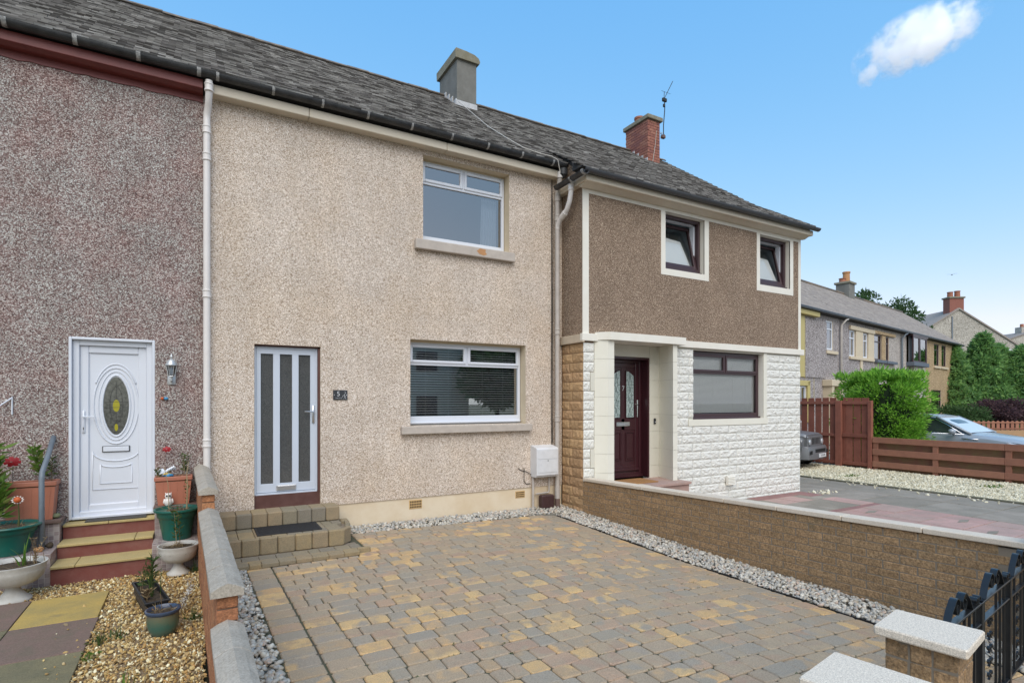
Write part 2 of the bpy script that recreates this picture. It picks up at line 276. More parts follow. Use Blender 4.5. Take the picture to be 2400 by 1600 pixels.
# patterned obscure glass of the door of number 5
m,n,b=NT('glass_obscure'); t=noise(n,26,3,.6,dist=2.5); r=ramp(n,[(.4,(.06,.06,.058)),(.5,(.115,.115,.112)),(.56,(.06,.062,.062))]); n.links.new(t.outputs[0],r.inputs[0]); n.links.new(r.outputs[0],b.inputs['Base Color']); b.inputs['Roughness'].default_value=.08; b.inputs['Specular IOR Level'].default_value=.6; bump(n,b,t.outputs[0],.12,.003)
m,n,b=NT('glass_leaded'); t=noise(n,22,2,.5,dist=1.5); r=ramp(n,[(.42,(.18,.24,.23)),(.5,(.50,.60,.58)),(.6,(.30,.38,.36))]); n.links.new(t.outputs[0],r.inputs[0]); n.links.new(r.outputs[0],b.inputs['Base Color']); b.inputs['Roughness'].default_value=.12; bump(n,b,t.outputs[0],.3,.004)
m,n,b=NT('glass_almond'); t=noise(n,30,3,.6); r=ramp(n,[(.35,(.06,.06,.052)),(.65,(.13,.13,.115))]); n.links.new(t.outputs[0],r.inputs[0]); n.links.new(r.outputs[0],b.inputs['Base Color']); b.inputs['Roughness'].default_value=.08
mat('glass_yellow',(.35,.31,.02),.2)
mat('lead_line',(.05,.05,.05),.5)
# glazed pot: blue rim running into sea green ribs (a glaze of the pot itself)
m,n,b=NT('pot_glaze'); g=n.nodes.new('ShaderNodeNewGeometry'); sx=n.nodes.new('ShaderNodeSeparateXYZ'); n.links.new(g.outputs['Position'],sx.inputs[0])
t=noise(n,30,3,.6); zz=math_(n,'ADD',sx.outputs[2],math_(n,'MULTIPLY',math_(n,'SUBTRACT',t.outputs[0],.5),.07)); r=ramp(n,[(0,(.09,.13,.10)),(.08,(.05,.13,.10)),(.13,(.10,.13,.085)),(.17,(.13,.12,.07)),(.185,(.05,.07,.12))]); n.links.new(zz,r.inputs[0]); n.links.new(r.outputs[0],b.inputs['Base Color']); b.inputs['Roughness'].default_value=.3
# ------------------------------------------------------------------ object helpers
COL=S.collection
WM={}
def place(o,M=None,parent=None):
    COL.objects.link(o)
    if parent is not None:
        o.parent=parent; o.matrix_parent_inverse=WM[parent.name].inverted()
    if M is not None: o.matrix_basis=M
    WM[o.name]=M.copy() if M is not None else Matrix.Identity(4)
    return o
def tag(o,label=None,cat=None,group=None,kind=None):
    if label: o['label']=label
    if cat: o['category']=cat
    if group: o['group']=group
    if kind: o['kind']=kind
    return o
def thing(name,label,cat,loc=(0,0,0),group=None):
    o=bpy.data.objects.new(name,None); o.empty_display_size=.1
    place(o,Matrix.Translation(loc)); return tag(o,label,cat,group)
def structure(name,label=None,loc=(0,0,0)):
    o=bpy.data.objects.new(name,None); o.empty_display_size=.1; place(o,Matrix.Translation(loc)); return tag(o,label,kind='structure')
class MB:
    def __init__(s,M=None): s.v=[];s.f=[];s.mi=[];s.M=M;s.cur=0;s.sm=False
    def add(s,vs,fs):
        n=len(s.v)
        if s.M is not None: vs=[s.M@Vector(p) for p in vs]
        s.v+= [tuple(p) for p in vs]; s.f+=[tuple(i+n for i in f) for f in fs]; s.mi+=[s.cur]*len(fs); return s
    def box(s,x0,y0,z0,x1,y1,z1):
        if x0>x1:x0,x1=x1,x0
        if y0>y1:y0,y1=y1,y0
        if z0>z1:z0,z1=z1,z0
        return s.add([(x0,y0,z0),(x1,y0,z0),(x1,y1,z0),(x0,y1,z0),(x0,y0,z1),(x1,y0,z1),(x1,y1,z1),(x0,y1,z1)],
            [(0,3,2,1),(4,5,6,7),(0,1,5,4),(1,2,6,5),(2,3,7,6),(3,0,4,7)])
    def bbox(s,x0,y0,z0,x1,y1,z1,b=.006):
        """bevelled box"""
        if x0>x1:x0,x1=x1,x0
        if y0>y1:y0,y1=y1,y0
        if z0>z1:z0,z1=z1,z0
        b=min(b,(x1-x0)*.45,(y1-y0)*.45,(z1-z0)*.45)
        def ring(i,z): return [(x0+i[0],y0+i[1],z),(x1-i[0],y0+i[1],z),(x1-i[0],y1-i[1],z),(x0+i[0],y1-i[1],z)]
        def oct_(d,z): return [(x0+b+d,y0+d,z),(x1-b-d,y0+d,z),(x1-d,y0+b+d,z),(x1-d,y1-b-d,z),(x1-b-d,y1-d,z),(x0+b+d,y1-d,z),(x0+d,y1-b-d,z),(x0+d,y0+b+d,z)]
        vs=oct_(b*.6,z0)+oct_(0,z0+b)+oct_(0,z1-b)+oct_(b*.6,z1)
        fs=[tuple(range(7,-1,-1)),tuple(range(24,32))]
        for k in range(3):
            for i in range(8): j=(i+1)%8; fs.append((k*8+i,k*8+j,k*8+8+j,k*8+8+i))
        return s.add(vs,fs)
    def prism(s,poly,a0,a1,axis='x'):
        """poly: 2D points; axis x -> (y,z), y -> (x,z), z -> (x,y)"""
        def P(p,a): return (a,p[0],p[1]) if axis=='x' else ((p[0],a,p[1]) if axis=='y' else (p[0],p[1],a))
        n=len(poly); ar=sum(poly[i][0]*poly[(i+1)%n][1]-poly[(i+1)%n][0]*poly[i][1] for i in range(n))
        if (ar<0)^(axis=='y'): poly=poly[::-1]
        vs=[P(p,a0) for p in poly]+[P(p,a1) for p in poly]
        fs=[tuple(range(n-1,-1,-1)),tuple(range(n,2*n))]+[(i,(i+1)%n,n+(i+1)%n,n+i) for i in range(n)]
        return s.add(vs,fs)
    def tube(s,pts,r,seg=8,cap=True):
        pts=[Vector(p) for p in pts]; n=len(pts); rs=r if isinstance(r,(list,tuple)) else [r]*n
        vs=[];prev=None
        for i,p in enumerate(pts):
            d=(pts[min(i+1,n-1)]-pts[max(i-1,0)]).normalized()
            if prev is None:
                u=d.orthogonal().normalized()
            else:
                u=(prev-d*prev.dot(d)).normalized()
            prev=u; w_=d.cross(u)
            for k in range(seg):
                a=2*math.pi*k/seg; vs.append(p+u*(math.cos(a)*rs[i])+w_*(math.sin(a)*rs[i]))
        fs=[]
        for i in range(n-1):
            for k in range(seg):
                j=(k+1)%seg; fs.append((i*seg+k,i*seg+j,(i+1)*seg+j,(i+1)*seg+k))
        if cap: fs+= [tuple(range(seg-1,-1,-1)),tuple(range((n-1)*seg,n*seg))]
        return s.add(vs,fs)
    def lathe(s,prof,c=(0,0,0),seg=24,flute=0,fn=0,sx=1,sy=1):
        """prof: (r,z[,fluted]) from bottom outside up, may come back inside"""
        vs=[];n=len(prof)
        for p in prof:
            r,z=p[0],p[1]; fl=p[2] if len(p)>2 else 0
            for k in range(seg):
                a=2*math.pi*k/seg; rr=r*(1+(flute*fl*(1 if k%2 else -1)))
                vs.append((c[0]+rr*math.cos(a)*sx,c[1]+rr*math.sin(a)*sy,c[2]+z))
        fs=[(i*seg+k,i*seg+(k+1)%seg,(i+1)*seg+(k+1)%seg,(i+1)*seg+k) for i in range(n-1) for k in range(seg)]
        fs+=[tuple(range(seg-1,-1,-1)),tuple(range((n-1)*seg,n*seg))]
        return s.add(vs,fs)
    def quad(s,a,b,c,d): return s.add([a,b,c,d],[(0,1,2,3)])
    def mesh(s,name,mats):
        me=bpy.data.meshes.new(name); me.from_pydata(s.v,[],s.f)
        for m in (mats if isinstance(mats,(list,tuple)) else [mats]): me.materials.append(MATS[m])
        if any(s.mi): me.polygons.foreach_set('material_index',s.mi)
        me.polygons.foreach_set('use_smooth',[s.sm]*len(s.f)); me.update(); return me
    def build(s,name,mats,parent=None,smooth=False,auto=None):
        s.sm=smooth; o=bpy.data.objects.new(name,s.mesh(name,mats)); place(o,None,parent)
        if smooth and auto: o.data.set_sharp_from_angle(angle=R(auto))
        return o
def npmesh(name,V,F,mats,parent=None,smooth=False,kind=None,mi=None):
    """V (n,3), F (m,k) numpy"""
    me=bpy.data.meshes.new(name); k=F.shape[1]
    me.vertices.add(len(V)); me.vertices.foreach_set('co',V.astype(np.float32).ravel())
    me.loops.add(F.size); me.loops.foreach_set('vertex_index',F.astype(np.int32).ravel())
    me.polygons.add(len(F)); me.polygons.foreach_set('loop_start',np.arange(0,F.size,k,dtype=np.int32)); me.polygons.foreach_set('loop_total',np.full(len(F),k,dtype=np.int32))
    for m_ in (mats if isinstance(mats,(list,tuple)) else [mats]): me.materials.append(MATS[m_])
    if mi is not None: me.polygons.foreach_set('material_index',mi.astype(np.int32))
    me.polygons.foreach_set('use_smooth',np.full(len(F),smooth))
    me.update(calc_edges=True); me.validate()
    o=bpy.data.objects.new(name,me); place(o,None,parent)
    if kind: o['kind']=kind
    return o
def pieces(name,items,parent,limit=300,stuffname=None):
    """items: (Matrix, mesh). The nearest ones become objects that share meshes, the rest one joined mesh."""
    items=sorted(items,key=lambda it:(it[0].translation-CAMP).length)
    for M_,me in items[:limit]:
        o=bpy.data.objects.new(name,me); place(o,M_,parent)
    rest=items[limit:]
    if rest:
        V=[];F=[];MI=[];mats=[];off=0
        for M_,me in rest:
            for m_ in me.materials:
                if m_.name not in mats: mats.append(m_.name)
            V+=[M_@v.co for v in me.vertices]
            for p in me.polygons: F.append([i+off for i in p.vertices]); MI.append(mats.index(me.materials[p.material_index].name))
            off+=len(me.vertices)
        me2=bpy.data.meshes.new(stuffname or name+'s'); me2.from_pydata([tuple(v) for v in V],[],F)
        for m_ in mats: me2.materials.append(MATS[m_])
        me2.polygons.foreach_set('material_index',MI); me2.update()
        o=bpy.data.objects.new(stuffname or name+'s',me2); place(o,None,parent); o['kind']='stuff'
def TM(x,y,z,rz=0,rx=0,ry=0,s=(1,1,1)):
    return Matrix.Translation((x,y,z))@Matrix.Rotation(rz,4,'Z')@Matrix.Rotation(ry,4,'Y')@Matrix.Rotation(rx,4,'X')@Matrix.Diagonal((*s,1))
def block_mesh(name,w,d,h,b,m,jit=0,n=1):
    """bevelled block with its centre at the origin; several jittered variants"""
    out=[]
    for k in range(n):
        q=MB(); q.bbox(-w/2,-d/2,-h/2,w/2,d/2,h/2,b)
        if jit: q.v=[(x+random.uniform(-jit,jit),y+random.uniform(-jit,jit),z+random.uniform(-jit,jit)) for x,y,z in q.v]
        out.append(q.mesh(name,m))
    return out
def rock_mesh(name,w,h,d,m,n=6,nx=7,nz=3,amp=.014):
    """rock faced block, face towards -Y, back at y=0, centred in x and z"""
    out=[]
    for k in range(n):
        vs=[];fs=[]
        for j in range(nz+1):
            for i in range(nx+1):
                x=-w/2+w*i/nx; z=-h/2+h*j/nz; e=(i in(0,nx)) or (j in(0,nz))
                y=-.006 if e else -d*.55-random.uniform(0,amp*2)
                if not e: x+=random.uniform(-.012,.012); z+=random.uniform(-.008,.008)
                vs.append((x,y,z))
        W=nx+1
        for j in range(nz):
            for i in range(nx):
                a=j*W+i
                if random.random()<.5: fs+= [(a,a+1,a+W+1),(a,a+W+1,a+W)]
                else: fs+=[(a,a+1,a+W),(a+1,a+W+1,a+W)]
        # sides back to the wall
        n0=len(vs); bd=[(-w/2,.01,-h/2),(w/2,.01,-h/2),(w/2,.01,h/2),(-w/2,.01,h/2)]; vs+=bd
        c=[0,nx,nz*W+nx,nz*W]
        for q in range(4):
            fs.append((c[q],n0+q,n0+(q+1)%4,c[(q+1)%4]))
        me=bpy.data.meshes.new(name); me.from_pydata(vs,[],fs); me.materials.append(MATS[m]); me.update(); out.append(me)
    return out
ICO=None
def ico(sub):
    import bmesh
    bm=bmesh.new(); bmesh.ops.create_icosphere(bm,subdivisions=sub,radius=1)
    V=np.array([v.co[:] for v in bm.verts]); F=np.array([[v.index for v in f.verts] for f in bm.faces]); bm.free(); return V,F
def randrot(n,flat=False):
    q=rng.normal(size=(n,4))
    if flat: q[:,1:3]*=.25
    q/=np.linalg.norm(q,axis=1)[:,None]; w_,x,y,z=q.T
    return np.stack([1-2*(y*y+z*z),2*(x*y-z*w_),2*(x*z+y*w_),2*(x*y+z*w_),1-2*(x*x+z*z),2*(y*z-x*w_),2*(x*z-y*w_),2*(y*z+x*w_),1-2*(x*x+y*y)],1).reshape(n,3,3)
def scatter(name,P,sz,m,sub=1,smooth=True,parent=None,asp=(1,.75,.55),jit=0,flat=True,label=None,var=.35):
    V,F=ico(sub); n=len(P)
    s=(sz*(1+var*rng.normal(size=n).clip(-1.6,2.2)))[:,None]*np.array(asp)[None,:]*(1+.15*rng.normal(size=(n,3)))
    T=V[None,:,:]*np.ones((n,1,1))
    if jit: T=T*(1+jit*rng.normal(size=(n,len(V),1)))
    T=T*s[:,None,:]; T=np.einsum('nij,nkj->nki',randrot(n,flat),T)+P[:,None,:]
    FF=(F[None]+(np.arange(n)*len(V))[:,None,None]).reshape(-1,3)
    o=npmesh(name,T.reshape(-1,3),FF,m,parent,smooth,'stuff')
    if label: o['label']=label
    return o
def leaves(name,P,N,L,Wd,m,parent,spread=.6,up=0.0,kind=None):
    """pointed leaf cards (two tris folded) at P, roughly facing N"""
    n=len(P); D=N+spread*rng.normal(size=(n,3)); D[:,2]+=up; D/=np.linalg.norm(D,axis=1)[:,None]
    A=rng.normal(size=(n,3)); Sx=np.cross(D,A); Sx/=np.linalg.norm(Sx,axis=1)[:,None]; Nn=np.cross(Sx,D)
    l=(L*(1+.3*rng.normal(size=n)).clip(.4,1.8))[:,None]; wd=(Wd*(1+.25*rng.normal(size=n)).clip(.4,1.6))[:,None]
    v0=P; v1=P+D*l*.45+Sx*wd*.5+Nn*wd*.18; v2=P+D*l; v3=P+D*l*.45-Sx*wd*.5+Nn*wd*.18
    V=np.stack([v0,v1,v2,v3],1).reshape(-1,3); b=(np.arange(n)*4)[:,None]
    F=np.concatenate([b+np.array([[0,1,2]]),b+np.array([[0,2,3]])],1).reshape(-1,3)
    return npmesh(name,V,F,m,parent,False,kind)
def text(s,size,M_,m,parent,name='lettering',ext=.001,align='CENTER'):
    c=bpy.data.curves.new('t','FONT'); c.body=s; c.size=size; c.extrude=ext; c.offset=-size*.012; c.align_x=align; c.align_y='CENTER'
    o=bpy.data.objects.new('t',c); COL.objects.link(o); bpy.context.view_layer.update()
    me=bpy.data.meshes.new_from_object(o.evaluated_get(bpy.context.evaluated_depsgraph_get())); bpy.data.objects.remove(o)
    me.materials.clear(); me.materials.append(MATS[m]); me.transform(M_)
    return place(bpy.data.objects.new(name,me),None,parent)
def wall_open(name,x0,x1,z0,z1,yf,yb,holes,mats,parent,M_=None):
    """wall in the XZ plane with real openings; slot 0 face, slot 1 reveals"""
    q=MB(M_); xs=sorted({x0,x1}|{h[0] for h in holes}|{h[1] for h in holes}); zs=sorted({z0,z1}|{h[2] for h in holes}|{h[3] for h in holes})
    xs=[x for x in xs if x0<=x<=x1]; zs=[z for z in zs if z0<=z<=z1]
    for i in range(len(xs)-1):
        for j in range(len(zs)-1):
            cx,cz=(xs[i]+xs[i+1])/2,(zs[j]+zs[j+1])/2
            if any(h[0]<cx<h[1] and h[2]<cz<h[3] for h in holes): continue
            a,b,c,d=xs[i],xs[i+1],zs[j],zs[j+1]
            q.quad((a,yf,c),(b,yf,c),(b,yf,d),(a,yf,d)); q.quad((b,yb,c),(a,yb,c),(a,yb,d),(b,yb,d))
    q.quad((x0,yf,z1),(x1,yf,z1),(x1,yb,z1),(x0,yb,z1)); q.quad((x0,yb,z0),(x1,yb,z0),(x1,yf,z0),(x0,yf,z0))
    q.quad((x0,yb,z0),(x0,yf,z0),(x0,yf,z1),(x0,yb,z1)); q.quad((x1,yf,z0),(x1,yb,z0),(x1,yb,z1),(x1,yf,z1))
    q.cur=1
    for a,b,c,d in [h[:4] for h in holes]:
        q.quad((a,yf,c),(a,yb,c),(a,yb,d),(a,yf,d)); q.quad((b,yb,c),(b,yf,c),(b,yf,d),(b,yb,d))
        q.quad((a,yf,d),(a,yb,d),(b,yb,d),(b,yf,d)); q.quad((a,yb,c),(a,yf,c),(b,yf,c),(b,yb,c))
    return q.build(name,mats,parent)
def frame(q,x0,x1,z0,z1,y0,y1,t,tb=None,b=.006):
    tb=tb or t
    q.bbox(x0,y0,z0,x0+t,y1,z1,b); q.bbox(x1-t,y0,z0,x1,y1,z1,b); q.bbox(x0+t-.001,y0+.0015,z0,x1-t+.001,y1,z0+tb,b); q.bbox(x0+t-.001,y0+.0015,z1-t,x1-t+.001,y1,z1,b)
# ------------------------------------------------------------------ ground levels
def sst(a,b,x): t=min(max((x-a)/(b-a),0),1); return t*t*(3-2*t)
def zg(x,y):
    """driveway surface of number 5: near flat, dipping to the right hand edge and lifting by the house"""
    return .09-.045*sst(1.2,5,x)-.085*sst(3.2,5.4,x)*min(1,-y/3.2 if y<0 else 0)-.035*sst(4.85,5.35,x)
XR=5.30
def xl(y): return .477+.0216*(-y-1.57)
def grid_sheet(name,x0,x1,y0,y1,nx,ny,zf,m,parent=None):
    xs=np.linspace(x0,x1,nx);ys=np.linspace(y0,y1,ny)
    V=np.array([(x,y,zf(x,y)) for y in ys for x in xs]); F=np.array([(j*nx+i,j*nx+i+1,(j+1)*nx+i+1,(j+1)*nx+i) for j in range(ny-1) for i in range(nx-1)])
    return npmesh(name,V,F,m,parent,True)
g=grid_sheet('ground',-400,500,-300,600,60,60,lambda x,y:-.16+(.02*max(0,math.hypot(x,y)-60)**.9 if y>0 else 0),'ground'); g['kind']='structure'; g['label']='far ground of short grass and earth around the houses'
q=MB(); q.box(-60,-22,-.2,90,-9.6,-.125); o=q.build('road','asphalt'); tag(o,'grey asphalt street in front of the gardens',kind='structure')
q=MB(); q.box(-60,-9.6,-.2,90,-8.75,-.05); o=q.build('pavement','concrete_old'); tag(o,'narrow concrete pavement between street and gardens',kind='structure')
# ------------------------------------------------------------------ driveway
drive=structure('driveway','block paved driveway of tan, brown and grey pavers in front of number 5',(3,-3,0))
bed=grid_sheet('joint_sand',.47,5.36,-8.7,.02,40,60,lambda x,y:zg(x,y)-.013,'joint_bed',drive)
PL={}
for L in (.245,.165,.125):
    out=[]
    for k in range(4):
        q=MB(); w2,d2=L/2-.0040,.0808; j=lambda:random.uniform(-.0025,.0025)
        rc=.016; 
        def ring(ins,z):
            a,b_=w2-ins,d2-ins
            return [(-a+rc,-b_),(a-rc,-b_),(a,-b_+rc),(a,b_-rc),(a-rc,b_),(-a+rc,b_),(-a,b_-rc),(-a,-b_+rc)],z
        pts=[]
        for ins,z in ((0,-.03),(0,-.007),(.0075,0)):
            p_,z_=ring(ins,z); pts+=[(x+j(),y+j(),z_+(j()*.5 if z_>-.02 else 0)) for x,y in p_]
        fs=[tuple(range(16,24))]+[(kk*8+i,kk*8+(i+1)%8,kk*8+8+(i+1)%8,kk*8+8+i) for kk in range(2) for i in range(8)]
        q.add(pts,fs); q.mi=[0]*len(q.f); out.append(q.mesh('paver','paver'))
    PL[L]=out
items=[]
def add_paver(x,y,L,rz=0):
    z=zg(x,y)+random.uniform(-.0025,.0025); e=.05
    ax=math.atan((zg(x+e,y)-zg(x-e,y))/(2*e)); ay=math.atan((zg(x,y+e)-zg(x,y-e))/(2*e))
    M_=Matrix.Translation((x,y,z))@Matrix.Rotation(ay+random.uniform(-.012,.012),4,'X')@Matrix.Rotation(-ax+random.uniform(-.012,.012),4,'Y')@Matrix.Rotation(rz+random.uniform(-.012,.012),4,'Z')
    items.append((M_,random.choice(PL[L])))
y=-.42-.085; row=0
while y>-8.6:
    xb=xl(y)
    if y<-1.50: add_paver(xb+.1225,y,.245,0)
    lo=xb+.254 if y<-1.50 else 1.86
    add_paver(XR-.1235,y,.245,0)
    hi=XR-.250
    x=lo+(0 if row%2 else 0); seq=[]
    if row==0:
        n=int((hi-lo)/.165); seq=[.165]*n
    else:
        rem=hi-lo; 
        while rem>.11:
            c=[L for L in (.245,.245,.245,.165,.165,.125) if L<=rem+.03]
            if not c: break
            L=random.choice(c); seq.append(L); rem-=L
    tot=sum(seq); k=(hi-lo)/tot if tot else 1
    for L in seq:
        cx=x+L*k/2
        add_paver(cx,y+.006*math.sin(cx*3+row*.7),L)
        if abs(k-1)>.005: items[-1]=(items[-1][0]@Matrix.Diagonal((k,1,1,1)),items[-1][1])
        x+=L*k
    y-=.170; row+=1
pieces('paver',items,drive,300,'pavers')
# moss tufts in joints
P=[]
for i in range(420):
    x=random.uniform(.6,5.2); r=int(random.uniform(0,48)); y=-.42-r*.17+random.uniform(-.004,.004)
    if random.random()<.5: P.append((x,y,zg(x,y)-.006))
P=np.array(P); Nn=np.tile([0,0,1.],(len(P),1)); P=np.repeat(P,4,0)+rng.normal(size=(len(P)*4,3))*np.array([.015,.003,0]); o=leaves('moss',P,np.repeat(Nn,4,0),.012,.008,'leaf_mid',None,.7); tag(o,'small tufts of moss and weed in the paver joints',kind='stuff')
# pebbles: strip along the house, strip by the right wall, wedge by the left wall
def region(n,xf,y0,y1,zf):
    """xf(y)->(x0,x1)"""
    y=rng.uniform(y0,y1,n); X=np.array([xf(t) for t in y]); x=X[:,0]+(X[:,1]-X[:,0])*rng.random(n); z=np.array([zf(a,b) for a,b in zip(x,y)]); return np.stack([x,y,z+.02*rng.random(n)],1)
q=MB(); q.box(1.7,-.43,-.05,5.72,.02,.03); q.box(.14,-8.7,-.2,.62,-1.45,.066)
o=q.build('pebble_bed','pebble_bed'); tag(o,'dark earth under the pebble borders',kind='structure')
grid_sheet('pebble_bed_side',XR+.012,5.725,-8.7,-.40,3,30,lambda x,y: zg(XR-.02,y)-.022+.03*sst(XR,5.72,x),'pebble_bed')['kind']='structure'
bpy.data.objects['pebble_bed_side'].name='earth_strip'
zR=lambda x,y: max(-.055,zg(XR-.05,y)-.015)+.03*sst(XR,5.72,x)
P=np.concatenate([region(2300,lambda t:(1.88,5.72),-.41,-.005,lambda x,y:.055-.008*(x-1.9)+.035*(1+y/.4)),
 region(4800,lambda t:(XR+.02,5.715),-6.6,-.40,lambda x,y: zg(XR-.02,y)-.008+.045*sst(XR,5.72,x)),
 region(2600,lambda t:(.18+.0*t,xl(t)-.022),-7.5,-1.48,lambda x,y:.086)])
scatter('pebbles',P,.0190,'pebble',1,True,asp=(1.1,.85,.6),jit=.05,label='rounded grey and pink pebbles bordering the block paving')
q=MB()
for i in range(24):
    y0=-.42-i*.26; y1=y0-.26
    q.box(XR+.004,y1,-.15,XR+.011,y0,zg(XR,(y0+y1)/2)+.004+.007*math.sin(i*2.1))
o=q.build('edging_strip','black_plastic'); tag(o,'thin black edging between paving and pebbles beside the brown wall','edging')
# a few weeds and stains spread on the right
# ------------------------------------------------------------------ entrance steps of number 5
st=thing('entrance_steps','block paved entrance steps up to the aluminium door of number 5','steps',(1,-.5,0))
q=MB(); 
q.prism([(.25,-.33),(1.69,-.33),(1.725,-.29),(1.725,.02),(.25,.02)],.02,.43,'z')
q.prism([(.25,-.95),(1.60,-.95),(1.66,-.90),(1.79,-.42),(1.79,0),(.25,0)],.0,.245,'z')
q.prism([(.25,-1.42),(1.80,-1.42),(1.80,-.9),(.25,-.9)],-.1,.09,'z')
q.build('core','mortar_dark',st)
items=[]
def var(w,d,h,b,n=3,j=.0018): return block_mesh('paver',w,d,h,b,'paver_step',j,n)
n=8; wv=1.47/n
b1=var(wv-.005,.06,.185,.012); b1t=var(wv-.005,.285,.05,.007)
for i in range(n): items.append((TM(.255+wv*(i+.5),-.345,.388),random.choice(b1))); items.append((TM(.255+wv*(i+.5),-.168,.4545),random.choice(b1t)))
n=7; wv=1.39/n
b2=var(wv-.006,.06,.20,.013)
for i in range(n): items.append((TM(.262+wv*(i+.5),-.965,.193),random.choice(b2)))
b2c=var(.17,.06,.20,.012,2)
items.append((TM(1.69,-.885,.193,R(48)),b2c[0])); items.append((TM(1.755,-.70,.193,R(74)),b2c[1])); items.append((TM(1.79,-.52,.193,R(80)),b2c[0]))
q=MB(); q.bbox(1.735,-.43,.02,1.835,-.30,.293,.014); me=q.mesh('paver','paver_step'); items.append((Matrix.Identity(4),me))
tr=var(.176,.176,.05,.007); tr2=var(.12,.176,.05,.007,2)
for r_ in range(3):
    x=.255; y=-.465-r_*.183
    while x<1.66:
        big=random.random()<.65; wv=.18 if big else .125
        if x+wv>1.755-r_*.03: break
        items.append((TM(x+wv/2,y,.2675),random.choice(tr if big else tr2))); x+=wv
n=10; wv=1.60/n
lo=var(wv-.005,.06,.075,.008)
for i in range(n): items.append((TM(.265+wv*(i+.5),-1.405,.1035),random.choice(lo)))
for r_ in range(2):
    x=.26+r_*.06; 
    while x<1.78:
        big=random.random()<.6; wv=.18 if big else .125
        if x+wv>1.88: break
        items.append((TM(x+wv/2,-1.283-r_*.183,.1155),random.choice(tr if big else tr2))); x+=wv
pieces('paver',items,st,300)
m5=thing('doormat','black rubber doormat on the middle entrance step of number 5','doormat',(1,-.5,.29))
q=MB(); q.bbox(.64,-.86,.2935,1.40,-.385,.307,.004); q.build('mat','dark_rubber',m5)
q=MB(); 
for i in range(9): q.box(.67,-.835+i*.051,.307,1.37,-.815+i*.051,.311)
q.build('rib','dark_rubber',m5)
# ------------------------------------------------------------------ garden wall on the left, stepping down
lw=thing('garden_wall','low orange brick wall with saddle copings stepping down beside the pebble strip','wall',(.1,-3,0))
ANG=.0205
LWM=Matrix.Translation((.085,-1.5,0))@Matrix.Rotation(ANG,4,'Z')@Matrix.Translation((-.085,1.5,0))   # slight turn
q=MB(LWM); 
secs=[(-2.2,.02,1.045),(-4.72,-2.2,.845),(-7.6,-4.72,.635)]
for y0,y1,zt in secs: q.box(.038,y0+.014,-.2,.132,y1,zt)
q.build('mortar','mortar_dark',lw)
bv=block_mesh('brick',.108,.216,.066,.006,'brick_orange',.002,5); items=[]
cv=[]
for k in range(4):
    q=MB(); wv=.085; L=.44/2
    def prof(y): 
        j=lambda:random.uniform(-.002,.002)
        return [(-wv+j(),y,0),(wv+j(),y,0),(wv+j(),y,.038+j()),(.045+j(),y,.062+j()),(0,y,.078+j()),(-.045+j(),y,.062+j()),(-wv+j(),y,.038+j())]
    a=prof(-L+.003);b_=prof(-L+.012);c=prof(L-.012);d=prof(L-.003)
    a=[(x*.96,y,z*.96+.001) for x,y,z in a]; d=[(x*.96,y,z*.96+.001) for x,y,z in d]
    vs=a+b_+c+d; fs=[tuple(range(7)),tuple(range(27,20,-1))]+[(k_*7+i,k_*7+7+i,k_*7+7+(i+1)%7,k_*7+(i+1)%7) for k_ in range(3) for i in range(7)]
    q.add(vs,fs); cv.append(q.mesh('coping_stone','coping_grey'))
citems=[]
for y0,y1,zt in secs:
    nr=int((zt+.06)/.0745)
    for r_ in range(nr):
        z=zt-.005-.036-r_*.0745; y=y0+.11+(.11 if r_%2 else 0)
        if r_%2: items.append((LWM@TM(.085,y0+.05,z,s=(1,.46,1)),random.choice(bv)))
        while y<y1+.02: items.append((LWM@TM(.085,y,z),random.choice(bv))); y+=.226
    n=round((y1-y0)/.44)
    for i in range(n):
        sc=(y1-y0+.04)/(n*.44); citems.append((LWM@TM(.085,y0-.035+(i+.5)*.44*sc,zt-.002,s=(1,sc,1)),random.choice(cv)))
pieces('brick',items,lw,300,'bricks'); pieces('coping_stone',citems,lw)
# ------------------------------------------------------------------ garden wall on the right (number 7)
rw=thing('garden_wall','long brown rustic brick wall with pale coping slabs between the two front gardens','wall',(5.8,-3,0))
q=MB(); q.prism([(-.63,-.2),(-6.42,-.2),(-6.42,.74),(-.63,.56)],5.7225,5.85,'x'); q.build('mortar','mortar_dark',rw)
wallz=lambda y:.572+(-.63-y)*.0315
bv=block_mesh('brick',.15,.288,.0725,.005,'brick_rustic',.002,6); items=[]
r_=0
for r_ in range(12):
    y=-.78+(.15 if r_%2 else 0)
    while y>-6.36:
        z=wallz(y)-.04-r_*.0785
        if z>-.16: items.append((TM(5.795,y,z,rx=math.atan(-.0315)),random.choice(bv)))
        y-=.2955
pieces('brick',items,rw,300)
items=[]; cv=block_mesh('coping_stone',.19,.716,.047,.006,'coping_pale',.0015,3)
for i in range(8): 
    y=-.645-.36-i*.7225; items.append((TM(5.79,y,wallz(y)+.030,rx=math.atan(-.0315)),random.choice(cv)))
pieces('coping_stone',items,rw)
